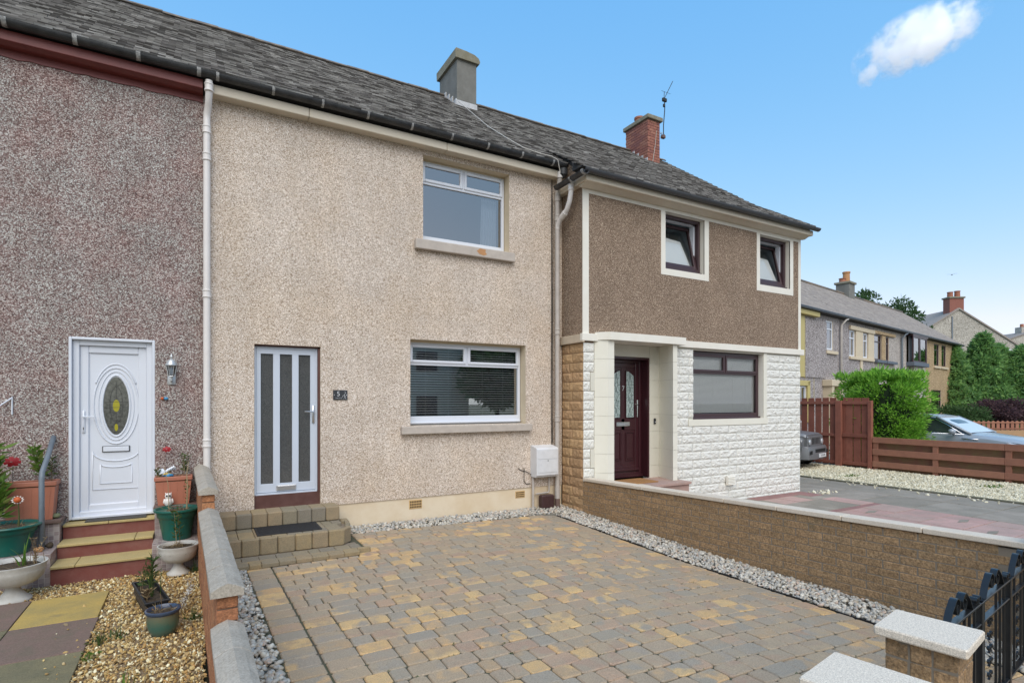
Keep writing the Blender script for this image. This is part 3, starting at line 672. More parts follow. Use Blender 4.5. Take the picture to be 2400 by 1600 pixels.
# ------------------------------------------------------------------ gate piers
def pier(M_,w,d,zt,z0,lab):
    t=thing('gate_pier',lab,'gate pier',tuple(M_.translation),'gate piers of the driveway')
    q=MB(M_); q.bbox(-w/2-.04,-d/2-.04,zt-.045,w/2+.04,d/2+.04,zt,.007); q.build('cap','coping_granite',t)
    q=MB(M_); q.box(-w/2+.004,-d/2+.004,z0,w/2-.004,d/2-.004,zt-.045); q.build('mortar','mortar_dark',t)
    a=block_mesh('brick',w*.62-.006,.10,.092,.005,'brick_rustic',.002,3); b=block_mesh('brick',w*.38-.006,.10,.092,.005,'brick_rustic',.002,3)
    c=block_mesh('brick',.10,d-.21,.092,.005,'brick_rustic',.002,3); it=[]
    nr=int((zt-z0)/.0985)
    for r_ in range(nr):
        z=zt-.045-.05-r_*.0985; s=1 if r_%2 else -1
        for yy in (-d/2+.05,d/2-.05):
            it.append((M_@TM(s*w*.19,yy,z),random.choice(a))); it.append((M_@TM(-s*w*.31,yy,z),random.choice(b)))
        for xx in(-w/2+.05,w/2-.05): it.append((M_@TM(xx,0,z),random.choice(c)))
    pieces('brick',it,t)
PR=R(9.8)
pier(TM(3.173,-6.837,0,PR),.267,.297,.80,-.12,'brown brick gate pier with speckled cap at the black iron gate')
pier(TM(2.36,-6.97,0,PR),.29,.30,.80,-.12,'nearest gate pier, only its speckled cap corner shows at the bottom edge')
pier(TM(5.83,-6.60,0,PR),.25,.25,.925,-.12,'gate pier at the street end of the long brown wall')
# ------------------------------------------------------------------ iron gate
GM=TM(3.42,-6.78,0,R(8))
gt=thing('iron_gate','black wrought iron driveway gate with scrolls along the top','gate',(3.42,-6.78,0))
q=MB(GM); W=2.25
q.bbox(0,-.02,.685,W,.02,.700,.003); q.build('rail','black_iron',gt)
q=MB(GM); q.bbox(0,-.018,.560,W,.018,.574,.003); q.build('rail','black_iron',gt)
q=MB(GM); q.bbox(0,-.018,.0,W,.018,.014,.003); q.build('rail','black_iron',gt)
x=.05;i=0
flat=[(.82,.9),(1.50,1.56)]
while x<W:
    if any(abs(x-c)<.05 for c in (.77,1.50,2.2)): 
        q=MB(GM); q.bbox(x-.022,-.022,-.04,x+.022,.022,.70,.003); q.build('post','black_iron',gt)
    elif .95<x<1.10 or 1.7<x<1.85: pass
    else:
        q=MB(GM); q.box(x-.007,-.007,.0,x+.007,.007,.69); q.build('bar','black_iron',gt)
    x+=.103
def spiral(cx,cz,r0,r1,a0,a1,n=18): return [(cx+(r0+(r1-r0)*i/n)*math.cos(a0+(a1-a0)*i/n),0,cz+(r0+(r1-r0)*i/n)*math.sin(a0+(a1-a0)*i/n)) for i in range(n+1)]
def ribbon(q,pts,hw=.02,th=.006):
    n=len(pts); vs=[]
    for i in range(n):
        d=Vector(pts[min(i+1,n-1)])-Vector(pts[max(i-1,0)]); nn=Vector((-d.z,0,d.x)).normalized()*th/2; p=Vector(pts[i])
        vs+=[p+nn+Vector((0,-hw,0)),p+nn+Vector((0,hw,0)),p-nn+Vector((0,hw,0)),p-nn+Vector((0,-hw,0))]
    fs=[(i*4+k,i*4+(k+1)%4,i*4+4+(k+1)%4,i*4+4+k) for i in range(n-1) for k in range(4)]+[(3,2,1,0),(n*4-4,n*4-3,n*4-2,n*4-1)]
    q.add(vs,fs)
pi=math.pi
for x0 in (.04,.78,1.52):
    # a big C scroll rising and curling over, with a second one mirrored
    for sgn,cx in ((1,x0+.23),(-1,x0+.37)):
        pts=[(cx-sgn*.16,0,.70),(cx-sgn*.10,0,.775)]+[(cx+sgn*p[0],p[1],p[2]) for p in spiral(0,.775,.058,.018,pi*.8,-pi*1.5,22)]
        q=MB(GM); ribbon(q,pts,.018); q.build('scroll','black_iron',gt,True,50)
    for cx,sg in ((x0+.62,1),(x0+.68,-1)):
        q=MB(GM); ribbon(q,[(cx+sg*p[0],0,p[2]) for p in spiral(0,.728,.03,.012,-pi/2,pi*1.2,14)],.018); q.build('scroll','black_iron',gt,True,50)
for cx in (1.03,1.78):
    for k in range(6):
        z=.06+k*.085
        q=MB(GM); ribbon(q,[(cx-.03+p[0],0,p[2]) for p in spiral(0,z+.03,.026,.008,-pi/2,pi*1.3,12)],.007,.005); ribbon(q,[(cx+.03-p[0],0,p[2]) for p in spiral(0,z+.03,.026,.008,-pi/2,pi*1.3,12)],.007,.005); q.build('scroll','black_iron',gt)
# ------------------------------------------------------------------ left garden
pth=structure('garden_path','path of large worn paving slabs in the left garden',(-1,-3,0))
def slab(x0,y0,x1,y1,m,lab=None,z=.012):
    q=MB(); q.bbox(x0+.004,y0+.004,-.05,x1-.004,y1-.004,z+random.uniform(-.003,.003),.005); o=q.build('slab',m,pth)
    if lab: o['label']=lab
slab(-1.37,-2.09,-.76,-1.30,'slab_yellow','yellow slab')
slab(-1.37,-2.86,-.75,-2.09,'slab_purple'); slab(-1.37,-3.66,-.75,-2.86,'slab_mossy'); slab(-1.37,-4.5,-.75,-3.66,'slab_purple'); slab(-1.37,-5.3,-.75,-4.5,'slab_yellow')
slab(-2.0,-2.07,-1.37,-1.29,'slab_purple'); slab(-2.0,-2.86,-1.37,-2.07,'slab_mossy'); slab(-2.0,-3.66,-1.37,-2.86,'slab_purple'); slab(-2.0,-4.5,-1.37,-3.66,'slab_mossy'); slab(-2.0,-5.3,-1.37,-4.5,'slab_purple')
q=MB(); q.box(-6,-8.7,-.2,.04,0,-.022); o=q.build('gravel_bed','gravel_bed'); tag(o,'brown earth under the golden gravel of the left garden',kind='structure')
n=36000; P=np.stack([rng.uniform(-2.4,.06,n),rng.uniform(-6.2,-.7,n),-.018+.022*rng.random(n)],1)
keep=~((P[:,0]<-.755)&(P[:,1]<-1.30)); kk=rng.random(n)<.02; P=P[keep|(kk&(P[:,0]>-1.0))]; P[:,2]+=.012*((P[:,0]<-.755)&(P[:,1]<-1.3))*1.5
P=P[(P[:,1]<-.75)&((P[:,1]>-5.2)|(P[:,0]>-1.2))]
scatter('gravel',P,.0092,'gravel',1,False,asp=(1.25,.95,.6),jit=.12,flat=False,label='golden and white gravel chips covering the left garden')
# ------------------------------------------------------------------ roofs
def tilemesh():
    out=[]
    for k in range(4):
        w2=.081; j=lambda a:random.uniform(-a,a); t=.017+j(.003); lift=j(.002)+.002
        vs=[(-w2,0,.010),(w2,0,.010),(w2,.137,-.004),(-w2,.137,-.004),(-w2,0+j(.003),.010+t+lift),(w2,0+j(.003),.010+t+j(.002)),(w2,.137,.008),(-w2,.137,.008)]
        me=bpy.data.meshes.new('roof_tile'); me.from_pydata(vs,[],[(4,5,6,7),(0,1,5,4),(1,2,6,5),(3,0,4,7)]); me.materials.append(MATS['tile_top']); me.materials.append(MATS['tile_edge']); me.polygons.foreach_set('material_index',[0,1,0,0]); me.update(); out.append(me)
    return out
TILES=tilemesh()
def tile_plane(items,x0f,x1,ya,za,yb,zb,row0=0):
    al=math.atan2(zb-za,yb-ya); L=math.hypot(yb-ya,zb-za); n=int(round(L/.1)); gl=L/n
    B=Matrix.Rotation(al,4,'X')
    for r_ in range(n+ (0)):
        y=ya+(yb-ya)*r_/n; z=za+(zb-za)*r_/n; x0=x0f(y); o_=(.0825 if (r_+row0)%2 else 0); x=math.ceil((x0-o_)/.165)*.165+o_
        while x<x1:
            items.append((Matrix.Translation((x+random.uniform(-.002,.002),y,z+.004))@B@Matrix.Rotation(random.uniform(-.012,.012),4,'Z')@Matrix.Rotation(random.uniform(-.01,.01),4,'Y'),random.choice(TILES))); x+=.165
    return row0+n
RY,RZ=3.75,9.0
def ridge(roof,x0,x1,M_=None):
    items=[]; out=[]
    for k in range(3):
        q=MB(); j=lambda:random.uniform(-.006,.006); L=.225
        pr=[(-.15,-.085+j()),(-.08,-.02+j()),(0,.022+j()),(.08,-.02+j()),(.15,-.085+j()),(.13,-.10),(0,-.02),(-.13,-.10)]
        vs=[(-L,a,b) for a,b in pr]+[(L,a,b+.004) for a,b in pr]; q.add(vs,[(i,(i+1)%8,8+(i+1)%8,8+i) for i in range(8)]+[tuple(range(7,-1,-1)),tuple(range(8,16))]); out.append(q.mesh('ridge_tile','ridge_tile'))
    x=x0+.22
    while x<x1+.1: items.append((TM(x,RY,RZ+.045+random.uniform(-.004,.006),rx=0,ry=random.uniform(-.012,.012)),random.choice(out))); x+=.447
    pieces('ridge_tile',items,roof)
# ------------------------------------------------------------------ number 3 (mauve, left)
h3=thing('terraced_house','left terraced house in mauve roughcast with dark red eaves and white plastic door','house',(-2,0,0))
wall_open('wall',-6,.10,-.1,5.885,0,.28,[(-1.30,-.447,.5,2.69)],['harl_mauve','white_paint'],h3)
rf=MB(); rf.prism([(-.22,6.10),(RY,RZ-.01),(7.7,6.1),(7.5,5.95),(RY,RZ-.25),(0,5.95)],-6,.10,'x'); r3=rf.build('roof','slate_bed',h3)
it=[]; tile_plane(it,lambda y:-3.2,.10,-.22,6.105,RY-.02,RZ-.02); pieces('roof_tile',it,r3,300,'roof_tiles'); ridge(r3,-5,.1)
q=MB(); q.bbox(-6,-.17,5.895,.075,.02,6.01,.006); q.prism([(-.17,5.90),(.0,5.90),(0,5.87),(-.10,5.87)],-6,.075,'x'); q.build('eaves_board','maroon_paint',h3)
q=MB(); vs=[];n=60
for i in range(n+1):
    x=-6+6.075*i/n; vs+=[(x,-.014,5.785+random.uniform(-.012,.012)),(x,-.014,5.88)]
q.add(vs,[(i*2,i*2+2,i*2+3,i*2+1) for i in range(n)])
q.add([(p[0],-.001,p[1]) for p in [(v[0],v[2]) for v in vs]],[(i*2+1,i*2+3,i*2+2,i*2) for i in range(n)]); q.add(vs[0::2]+[(v[0],-.001,v[2]) for v in vs[0::2]],[(i,n+1+i,n+2+i,i+1) for i in range(n)])
q.build('painted_band','maroon_paint',h3)
q=MB(); q.box(-6,7.2,-.1,.10,7.5,5.95); q.build('rear_wall','harl_mauve',h3)
def gutter(par,x0,x1,yc,zt,r=.066,m='gutter_black'):
    pr=[(yc-r*math.cos(a),zt-r*math.sin(a)) for a in [pi*i/10 for i in range(11)]]
    pr+= [(yc+(r-.008)*math.cos(a)*1,zt-(r-.008)*math.sin(a)) for a in [pi*i/10 for i in range(11)]]
    q=MB(); q.prism(pr,x0,x1,'x'); q.sm=True; return q.build('gutter',m,par,True,35)
def gjoint(par,x,yc,zt,r=.073,w=.05,m='joint_pale'):
    pr=[(yc-r*math.cos(a),zt+.004-r*math.sin(a)) for a in [pi*i/10 for i in range(11)]]; pr+=[(yc+(r-.012)*math.cos(a),zt+.004-(r-.012)*math.sin(a)) for a in [pi*i/10 for i in range(11)]]
    q=MB(); q.prism(pr,x-w/2,x+w/2,'x'); q.build('gutter_joint',m,par,True,35)
g3=gutter(h3,-6,.30,-.235,6.075)
for x in (-2.4,-1.81,-1.2,-.6,.03,.235): gjoint(g3,x,-.235,6.075,w=.045 if x<.2 else .035)
def door_frame_box(par,x0,x1,z0,z1,y,t,d,m): 
    q=MB(); frame(q,x0,x1,z0,z1,y,y+d,t); return q.build('door_frame',m,par)
# white door
q=MB(); frame(q,-1.30,-.447,.535,2.69,-.004,.27,.03); frame(q,-1.268,-.478,.55,2.66,.05,.17,.062); q.box(-1.268,.10,2.60,-.478,.14,2.66); q.build('door_frame','white_upvc',h3)
dr=MB(); x0,x1,z0,z1=-1.208,-.538,.60,2.60
frame(dr,x0,x1,z0,z1,.085,.135,.088,.088,.008); dr.box(x0+.08,.108,z0+.08,x1-.08,.128,z1-.08); door3=dr.build('door','white_upvc',h3)
cx,cz=-.853,1.875
def loop(q,pts,r,seg=6):
    q.tube(pts+[pts[0],pts[1]],r,seg,False)
def ell(a,b,cx=cx,cz=cz,y=.106,t0=0,t1=2*pi,n=40): return [(cx+a*math.cos(t0+(t1-t0)*i/n),y,cz+b*math.sin(t0+(t1-t0)*i/n)) for i in range(n+(0 if abs(t1-t0-2*pi)<1e-6 else 1))]
q=MB(); loop(q,ell(.225,.465),.009); loop(q,ell(.178,.42),.007); q.tube(ell(.235,.49,cz=cz+.02,t0=pi*.17,t1=pi*.83),.008,6)
def alm(a,b,n=32):
    o=[]
    for i in range(n):
        t=2*pi*i/n; o.append((cx+a*math.cos(t)*(1-.10*abs(math.sin(t))**3),.108,cz+b*math.sin(t)))
    return o
loop(q,alm(.140,.375),.012); 
for (zt,w_,dr_,zb_) in ((1.32,.232,.12,.86),(1.17,.158,.045,.93)):
    arc=[(cx-w_*math.cos(t),.106,zt-dr_*math.sin(t)) for t in [pi*i/12 for i in range(13)]]
    q.tube(arc+[(cx+w_,.106,zb_),(cx-w_,.106,zb_),arc[0],arc[1]],.0075,6,False)
q.build('moulding','white_upvc',door3,True)
a_=alm(.128,.355); q=MB(); q.add([(x,.104,z) for x,y,z in a_],[tuple(range(len(a_)))[::-1]]); q.build('glass','glass_almond',door3)
q=MB(); q.add([(cx+.035*math.cos(t),.1025,cz+.0+.075*math.sin(t)) for t in [2*pi*i/16 for i in range(16)]],[tuple(range(16))[::-1]]); q.add([(cx+.018*math.cos(t),.1025,cz-.265+.045*math.sin(t)) for t in [2*pi*i/12 for i in range(12)]],[tuple(range(12))[::-1]]); q.build('yellow_glass','glass_yellow',door3)
q=MB()
q.tube(ell(.065,.22,cz=cz+.01,y=.102,t0=-pi/2,t1=pi*1.5-.01),.0022,4); q.tube([(cx,.102,cz+.08),(cx,.102,cz+.30)],.0022,4); q.tube([(cx,.102,cz-.08),(cx,.102,cz-.22)],.0022,4)
q.tube([(cx-.118,.102,cz+.05),(cx+.118,.102,cz+.05)],.0022,4); q.tube([(cx-.122,.102,cz-.02),(cx+.122,.102,cz-.02)],.0022,4); q.tube([(cx-.06,.102,cz+.29),(cx,.102,cz+.23),(cx+.06,.102,cz+.29)],.0022,4); q.build('lead_line','lead_line',door3)
q=MB(); q.bbox(cx-.14,.095,1.31,cx+.14,.110,1.385,.004); q.build('letter_plate_surround','lead_line',door3)
q=MB(); q.bbox(cx-.13,.087,1.318,cx+.13,.100,1.377,.005); q.build('letter_plate','white_upvc',door3)
q=MB(); q.bbox(-1.185,.068,1.55,-1.155,.09,1.82,.008); q.tube([(-1.17,.07,1.745),(-1.17,.04,1.745),(-1.16,.035,1.745),(-1.06,.035,1.742)],.009,8); q.build('handle','white_upvc',door3,True,40)
q=MB(); q.box(-1.174,.0665,1.59,-1.166,.069,1.62); q.build('keyhole','lead_line',door3)
# wall lantern
lt=thing('wall_lantern','silver painted coach lantern on the wall beside the white door','lantern',(-.28,0,2.3))
q=MB(); q.lathe([(.04,0),(.045,.01),(.045,.13),(.02,.15)],(-.27,-.012,2.14),10,sy=.35); q.tube([(-.27,-.01,2.20),(-.27,-.06,2.17),(-.27,-.10,2.19),(-.27,-.10,2.235)],.009,8); q.build('bracket','silver_paint',lt,True,40)
q=MB(); q.lathe([(.038,0),(.04,.006),(.036,.012)],(-.27,-.10,2.235),6); 
for k in range(6):
    a=2*pi*k/6; q.tube([(-.27+.034*math.cos(a),-.10+.034*math.sin(a),2.245),(-.27+.056*math.cos(a),-.10+.056*math.sin(a),2.375)],.004,4)
q.build('cage','silver_paint',lt)
q=MB(); q.lathe([(.031,.01),(.052,.14)],(-.27,-.10,2.235),6); q.build('pane','glass_clear',lt); q=MB(); q.lathe([(.015,0),(.02,.03),(.02,.08),(.012,.10)],(-.27,-.10,2.25),10); q.build('bulb','white_upvc',lt,True)
q=MB(); q.lathe([(.068,0),(.07,.008),(.058,.03),(.045,.06),(.03,.075),(.012,.082),(.012,.10),(.018,.11),(.006,.14),(.001,.155)],(-.27,-.10,2.375),12); q.build('hood','silver_paint',lt,True,45)
# small ornaments on the wall
orn=thing('wall_ornament','tiny orange and blue bird ornament on the mauve wall under the lantern','ornament',(-.34,0,1.97))
q=MB(); q.lathe([(.002,-.02),(.018,-.01),(.02,.005),(.002,.02)],(-.37,-.015,1.965),8); q.build('body','petal_orange',orn,True); q=MB(); q.lathe([(.002,-.02),(.018,-.008),(.016,.008),(.002,.02)],(-.33,-.015,1.965),8,sx=1.5); q.build('wing','bag_blue',orn,True)
# white wall bracket at the picture's left edge
br=thing('wall_bracket','white metal hanging bracket on the mauve wall at the left edge','bracket',(-1.85,0,1.9))
q=MB(); q.tube([(-1.80,-.01,1.78),(-1.80,-.01,1.98)],.008,6); q.tube([(-1.80,-.01,1.97),(-1.93,-.10,1.84)],.008,6); q.build('strut','white_upvc',br)
# ------------------------------------------------------------------ number 5 (cream, middle)
h5=thing('terraced_house','middle terraced house in cream roughcast with aluminium door','house',(3,0,0))
D5=(.68,1.54,.46,2.705); WL=(2.875,4.958,1.545,2.895); WU=(3.083,4.63,4.455,5.787)
wall_open('wall',.10,5.72,.435,5.95,0,.28,[D5,WL,WU],['harl_cream','cream_paint'],h5)
q=MB(); q.box(.10,.016,-.1,5.72,.28,.434); q.build('plinth','plinth_paint',h5)
q=MB(); q.box(.12,.0,.0,.66,.016,.434); q.build('wall_base','harl_cream',h5)
rf=MB(); rf.prism([(-.22,6.10),(RY,RZ-.01),(7.7,6.1),(7.5,5.95),(RY,RZ-.25),(0,5.95)],.10,5.72,'x'); r5=rf.build('roof','slate_bed',h5)
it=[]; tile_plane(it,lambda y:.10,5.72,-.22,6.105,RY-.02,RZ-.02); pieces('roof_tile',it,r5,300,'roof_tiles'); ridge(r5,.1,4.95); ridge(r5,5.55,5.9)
q=MB(); q.box(.10,7.2,-.1,5.72,7.5,5.95); q.build('rear_wall','harl_cream',h5)
q=MB()
for a,b in ((.10,1.36),(1.36,3.42),(3.42,5.68)): q.bbox(a+.002,-.165,5.865,b-.002,.02,5.985,.008)
q.build('eaves_board','soffit_cream',h5)
g5=gutter(h5,.30,5.62,-.235,6.075)
for x in (.89,1.52,2.15,2.81,3.46,4.09,4.73,5.35): gjoint(g5,x,-.235,6.075,w=.032)
q=MB(); q.lathe([(.03,-.05),(.085,0),(.09,.10),(.06,.13)],(5.60,-.20,5.90),10); q.build('gutter_outlet','gutter_black',h5,True,40)
# air bricks
def airbrick(x0,x1,z0,z1,y,rows=3,cols=7):
    q=MB(); q.bbox(x0,y-.006,z0,x1,y+.02,z1,.004); v=q.build('air_brick','vent_terracotta',h5); q=MB()
    dx=(x1-x0-.02)/cols; dz=(z1-z0-.02)/rows
    for i in range(cols):
        for j in range(rows): q.box(x0+.01+dx*(i+.2),y-.0085,z0+.01+dz*(j+.2),x0+.01+dx*(i+.8),y-.0062,z0+.01+dz*(j+.8))
    q.build('hole','hole_dark',v)
airbrick(2.86,3.07,.26,.40,.016); airbrick(4.76,4.95,.265,.385,.016)
# aluminium door
q=MB(); q.box(.68,.05,.46,1.54,.18,.645); q.box(1.512,.04,.645,1.54,.20,2.70); q.box(.68,.04,2.685,1.54,.20,2.705); q.build('door_threshold','hardwood',h5)
q=MB(); frame(q,.682,1.512,.645,2.683,.075,.14,.028,.02); q.box(.70,.055,.632,1.50,.09,.662); q.build('door_frame','alu_door',h5)
q=MB(); X=[.712,.768,.925,1.012,1.172,1.258,1.415,1.485]; Z0,Z1=.672,2.655; zb,zt=.79,2.585; y0,y1=.085,.125
q.bbox(X[0],y0,Z0,X[7],y1,zb,.003); q.bbox(X[0],y0,zt,X[7],y1,Z1,.003)
for a,b in ((0,1),(2,3),(4,5),(6,7)): q.bbox(X[a],y0+.001,zb-.002,X[b],y1,zt+.002,.003)
d5=q.build('door','alu_door',h5)
for a,b in ((1,2),(3,4),(5,6)):
    q=MB(); q.quad((X[a],.112,zb),(X[b],.112,zb),(X[b],.112,zt),(X[a],.112,zt)); q.build('pane','glass_obscure',d5)
q=MB(); q.bbox(.965,.070,.688,1.225,.086,.765,.004); q.build('letter_plate','silver_paint',d5)
q=MB(); q.bbox(.978,.064,.697,1.212,.071,.756,.003); q.build('letter_flap','steel',d5)
q=MB(); q.bbox(1.437,.068,1.62,1.470,.085,1.87,.004); q.tube([(1.455,.07,1.78),(1.455,.035,1.78),(1.44,.030,1.78),(1.33,.030,1.785)],.009,8); q.build('handle','steel',d5,True,40)
q=MB(); q.box(.70,.19,.6,1.50,.20,2.68); q.build('hall','room_dark',h5)
def sash_window(par,x0,x1,z0,z1,y,mid,tz,m,gl,ft=.055,bot=None,st=.045):
    """fixed light below, two top lights; returns the frame object (a part of the house)"""
    q=MB(); frame(q,x0,x1,z0,z1,y,y+.07,ft,bot or ft,.006)
    q.bbox(x0+ft,y+.002,tz,x1-ft,y+.07,tz+.05,.006); q.bbox(mid-.028,y+.001,tz+.05,mid+.028,y+.07,z1-ft,.006)
    w_=q.build('window',m,par)
    for a,b in ((x0+ft-.012,mid-.016),(mid+.016,x1-ft+.012)):
        q=MB(); frame(q,a,b,tz+.038,z1-ft+.015,y-.018,y+.03,st,st,.008); q.build('sash',m,w_)
        q=MB(); q.quad((a+.03,y+.01,tz+.06),(b-.03,y+.01,tz+.06),(b-.03,y+.01,z1-ft-.01),(a+.03,y+.01,z1-ft-.01)); q.build('pane',gl,w_)
    q=MB(); e=(bot or ft)-.005; q.quad((x0+ft-.005,y+.03,z0+e),(x1-ft+.005,y+.03,z0+e),(x1-ft+.005,y+.03,tz+.005),(x0+ft-.005,y+.03,tz+.005)); q.build('pane',gl,w_)
    return w_
def room(par,x0,x1,z0,z1,y0,y1,m):
    q=MB(); q.quad((x0,y1,z0),(x0,y1,z1),(x1,y1,z1),(x1,y1,z0)); q.quad((x0,y0,z0),(x0,y1,z0),(x1,y1,z0),(x1,y0,z0)); q.quad((x0,y0,z1),(x1,y0,z1),(x1,y1,z1),(x0,y1,z1)); q.quad((x0,y0,z0),(x0,y0,z1),(x0,y1,z1),(x0,y1,z0)); q.quad((x1,y0,z0),(x1,y1,z0),(x1,y1,z1),(x1,y0,z1)); return q.build('room',m,par)
wl=sash_window(h5,2.885,4.95,1.56,2.868,.17,3.915,2.505,'white_upvc','glass_window',.05,.13)
q=MB(); q.box(2.876,.168,2.866,4.957,.26,2.894); q.build('head_strip','cream_paint',h5)
q=MB(); q.bbox(2.90,.135,1.575,4.94,.172,1.605,.008); q.build('window_sill','white_upvc',wl)
room(h5,2.88,4.955,1.55,2.89,.285,3.2,'room_dark')
sl=[]; q=MB(); q.add([(-1,0,0),(1,0,0),(1,.018,.012),(-1,.018,.012),(-1,0,-.006),(1,0,-.006),(1,.018,.008),(-1,.018,.008)],[(0,1,2,3),(7,6,5,4),(4,5,1,0),(2,6,7,3)])
slm=q.mesh('blind_slat','blind_white')
for k in range(27):
    z=1.735+k*.0405; sl.append((Matrix.Translation((3.917,.275,z))@Matrix.Diagonal((.975,1,1,1)),slm))
pieces('blind_slat',sl,wl)
q=MB(); q.box(2.94,.27,2.80,4.90,.30,2.835); q.build('blind_headrail','blind_white',wl)
q=MB()
for x in (3.22,3.62,4.25,4.65): q.box(x-.0015,.262,1.70,x+.0015,.265,2.80)
q.build('blind_cord','blind_white',wl)
wu=sash_window(h5,3.092,4.622,4.495,5.765,.165,3.848,5.40,'white_upvc','glass_sky',.05,.075)
q=MB(); q.box(3.084,.163,5.763,4.629,.25,5.786); q.build('head_strip','cream_paint',h5)
room(h5,3.09,4.625,4.46,5.78,.285,2.2,'room_grey')
# wavy curtain behind the upper window
for a,b in ((4.28,4.56),(3.12,3.17)):
    q=MB(); n=28; vs=[]
    for i in range(n+1):
        x=a+(b-a)*i/n; y=.36+.018*math.sin(i*1.3); vs+=[(x-(.03*(1-i/n) if b-a>.1 else 0),y,4.47),(x,y,5.42)]
    q.add(vs,[(i*2,i*2+2,i*2+3,i*2+1) for i in range(n)]); q.build('curtain','curtain',wu,True)
def sill(par,x0,x1,z0,z1,y0=-.09,y1=.16,m='sill_stone'):
    q=MB(); q.bbox(x0,y0,z0,x1,.0,z1-.004,.008); q.prism([(-.002,z0+.02),(-.002,z1-.005),(y1,z1+.008),(y1,z0+.02)],x0+.16,x1-.09,'x'); return q.build('window_sill',m,par)
sill(h5,2.715,5.045,1.425,1.545); sill(h5,2.935,4.70,4.293,4.445)
# peeled paint patch on the upper sill
q=MB(); q.add([(4.02,-.0915,4.335),(4.10,-.0915,4.318),(4.16,-.0915,4.345),(4.13,-.0915,4.38),(4.14,-.0915,4.42),(4.03,-.0915,4.43),(4.0,-.0915,4.40),(3.97,-.0915,4.385)],[tuple(range(8))]); q.build('peeled_patch','clay_orange',h5)
# house number plate
pl=thing('number_plate','dark slate house number plate with a white 5 beside the aluminium door','number plate',(1.81,0,2.02))
q=MB(); q.bbox(1.712,-.016,1.952,1.914,-.003,2.092,.002); q.build('plate','slate_plate',pl)
RX=Matrix.Rotation(pi/2,4,'X')
text('5',.098,Matrix.Translation((1.785,-.0175,2.035))@RX,'letter_white',pl,'numeral')
text('Lauder Road',.0175,Matrix.Translation((1.79,-.0175,1.977))@RX,'letter_white',pl,'lettering')
q=MB(); 
for x in (1.727,1.903): q.lathe([(.006,0),(.006,.003),(.002,.005)],(0,0,0),8); q.v[-24:]=[(x+a,-.016-c,2.022+b) for a,b,c in q.v[-24:]]
q.build('screw','steel',pl)
q=MB(); q.tube([(1.873,-.0175,2.075),(1.888,-.0175,2.055),(1.872,-.0175,2.03),(1.868,-.0175,2.005),(1.885,-.0175,1.985),(1.892,-.0175,1.962)],.0022,4); q.tube([(1.868,-.0175,2.02),(1.85,-.0175,2.012),(1.838,-.0175,1.99)],.0018,4); q.tube([(1.87,-.0175,2.0),(1.89,-.0175,2.008),(1.905,-.0175,2.03)],.0016,4); q.tube([(1.875,-.0175,1.995),(1.86,-.0175,1.965)],.0016,4); q.build('thistle_emblem','letter_white',pl)
# downpipes
def pipe(par,pts,r,m,name='downpipe',seg=14): q=MB(); q.tube(pts,r,seg); return q.build(name,m,par,True,60)
dp=pipe(h5,[(.118,-.075,.02),(.118,-.075,5.55),(.12,-.08,5.62),(.135,-.13,5.72),(.14,-.20,5.83),(.14,-.215,5.99)],.042,'pipe_white')
for z,x,y in ((1.39,.118,-.075),(3.31,.118,-.075),(5.07,.118,-.075),(5.42,.118,-.075),(5.90,.14,-.212)):
    q=MB(); q.lathe([(.046,-.05),(.053,-.045),(.053,-.03),(.048,-.025),(.048,.03),(.054,.035),(.054,.05),(.046,.055)],(x,y,z),14); q.build('collar','pipe_white',dp,True,40)
for z in (.8,): 
    q=MB(); q.lathe([(.007,0),(.007,.004),(.003,.006)],(.135,-.12,1.02),8); q.build('screw','lead_line',dp)
dp=pipe(h5,[(5.565,-.085,.42),(5.565,-.085,5.60),(5.565,-.10,5.68),(5.555,-.17,5.80),(5.55,-.19,5.93)],.042,'pipe_old')
for z in (1.62,3.16,5.17,5.52): 
    q=MB(); q.lathe([(.046,-.05),(.053,-.045),(.053,-.03),(.048,-.025),(.048,.03),(.054,.035),(.054,.05),(.046,.055)],(5.565,-.085,z),14); q.build('collar','pipe_old',dp,True,40)
q=MB(); q.lathe([(.05,-.05),(.055,.05)],(5.552,-.185,5.90),14); q.build('collar','pipe_white',dp,True,40)
q=MB(); q.tube([(5.565,-.085,-.02),(5.565,-.085,.22)],.046,12); q.build('rusty_foot','cap_brown',dp,True,60)
q=MB(); q.tube([(5.565,-.085,.21),(5.565,-.085,.43)],.05,12); q.build('collar','pipe_old',dp,True,60)
# cables by the pipe
q=MB(); q.tube([(5.50,-.015,6.0),(5.485,-.02,5.2),(5.49,-.02,3.6),(5.48,-.02,2.0),(5.49,-.02,1.16)],.007,5); q.tube([(5.50,-.01,5.8),(5.515,-.02,5.0),(5.51,-.02,3.0),(5.51,-.02,1.2)],.006,5)
q.tube([(5.62,-.03,5.3),(5.63,-.03,3.0),(5.625,-.03,1.3),(5.63,-.03,.5)],.005,5); o=q.build('cable','wire'); tag(o,'black cables running down the corner beside the right downpipe','cable')
q=MB(); q.tube([(4.99,2.9,8.50),(4.76,1.05,7.10),(4.74,.26,6.54),(4.85,-.10,6.26),(5.1,-.24,6.16),(5.30,-.30,6.13),(5.42,-.31,6.09),(5.50,-.27,5.9)],.008,5); o=q.build('cable','cable_white'); tag(o,'pale cable running down the roof from the grey chimney','cable')
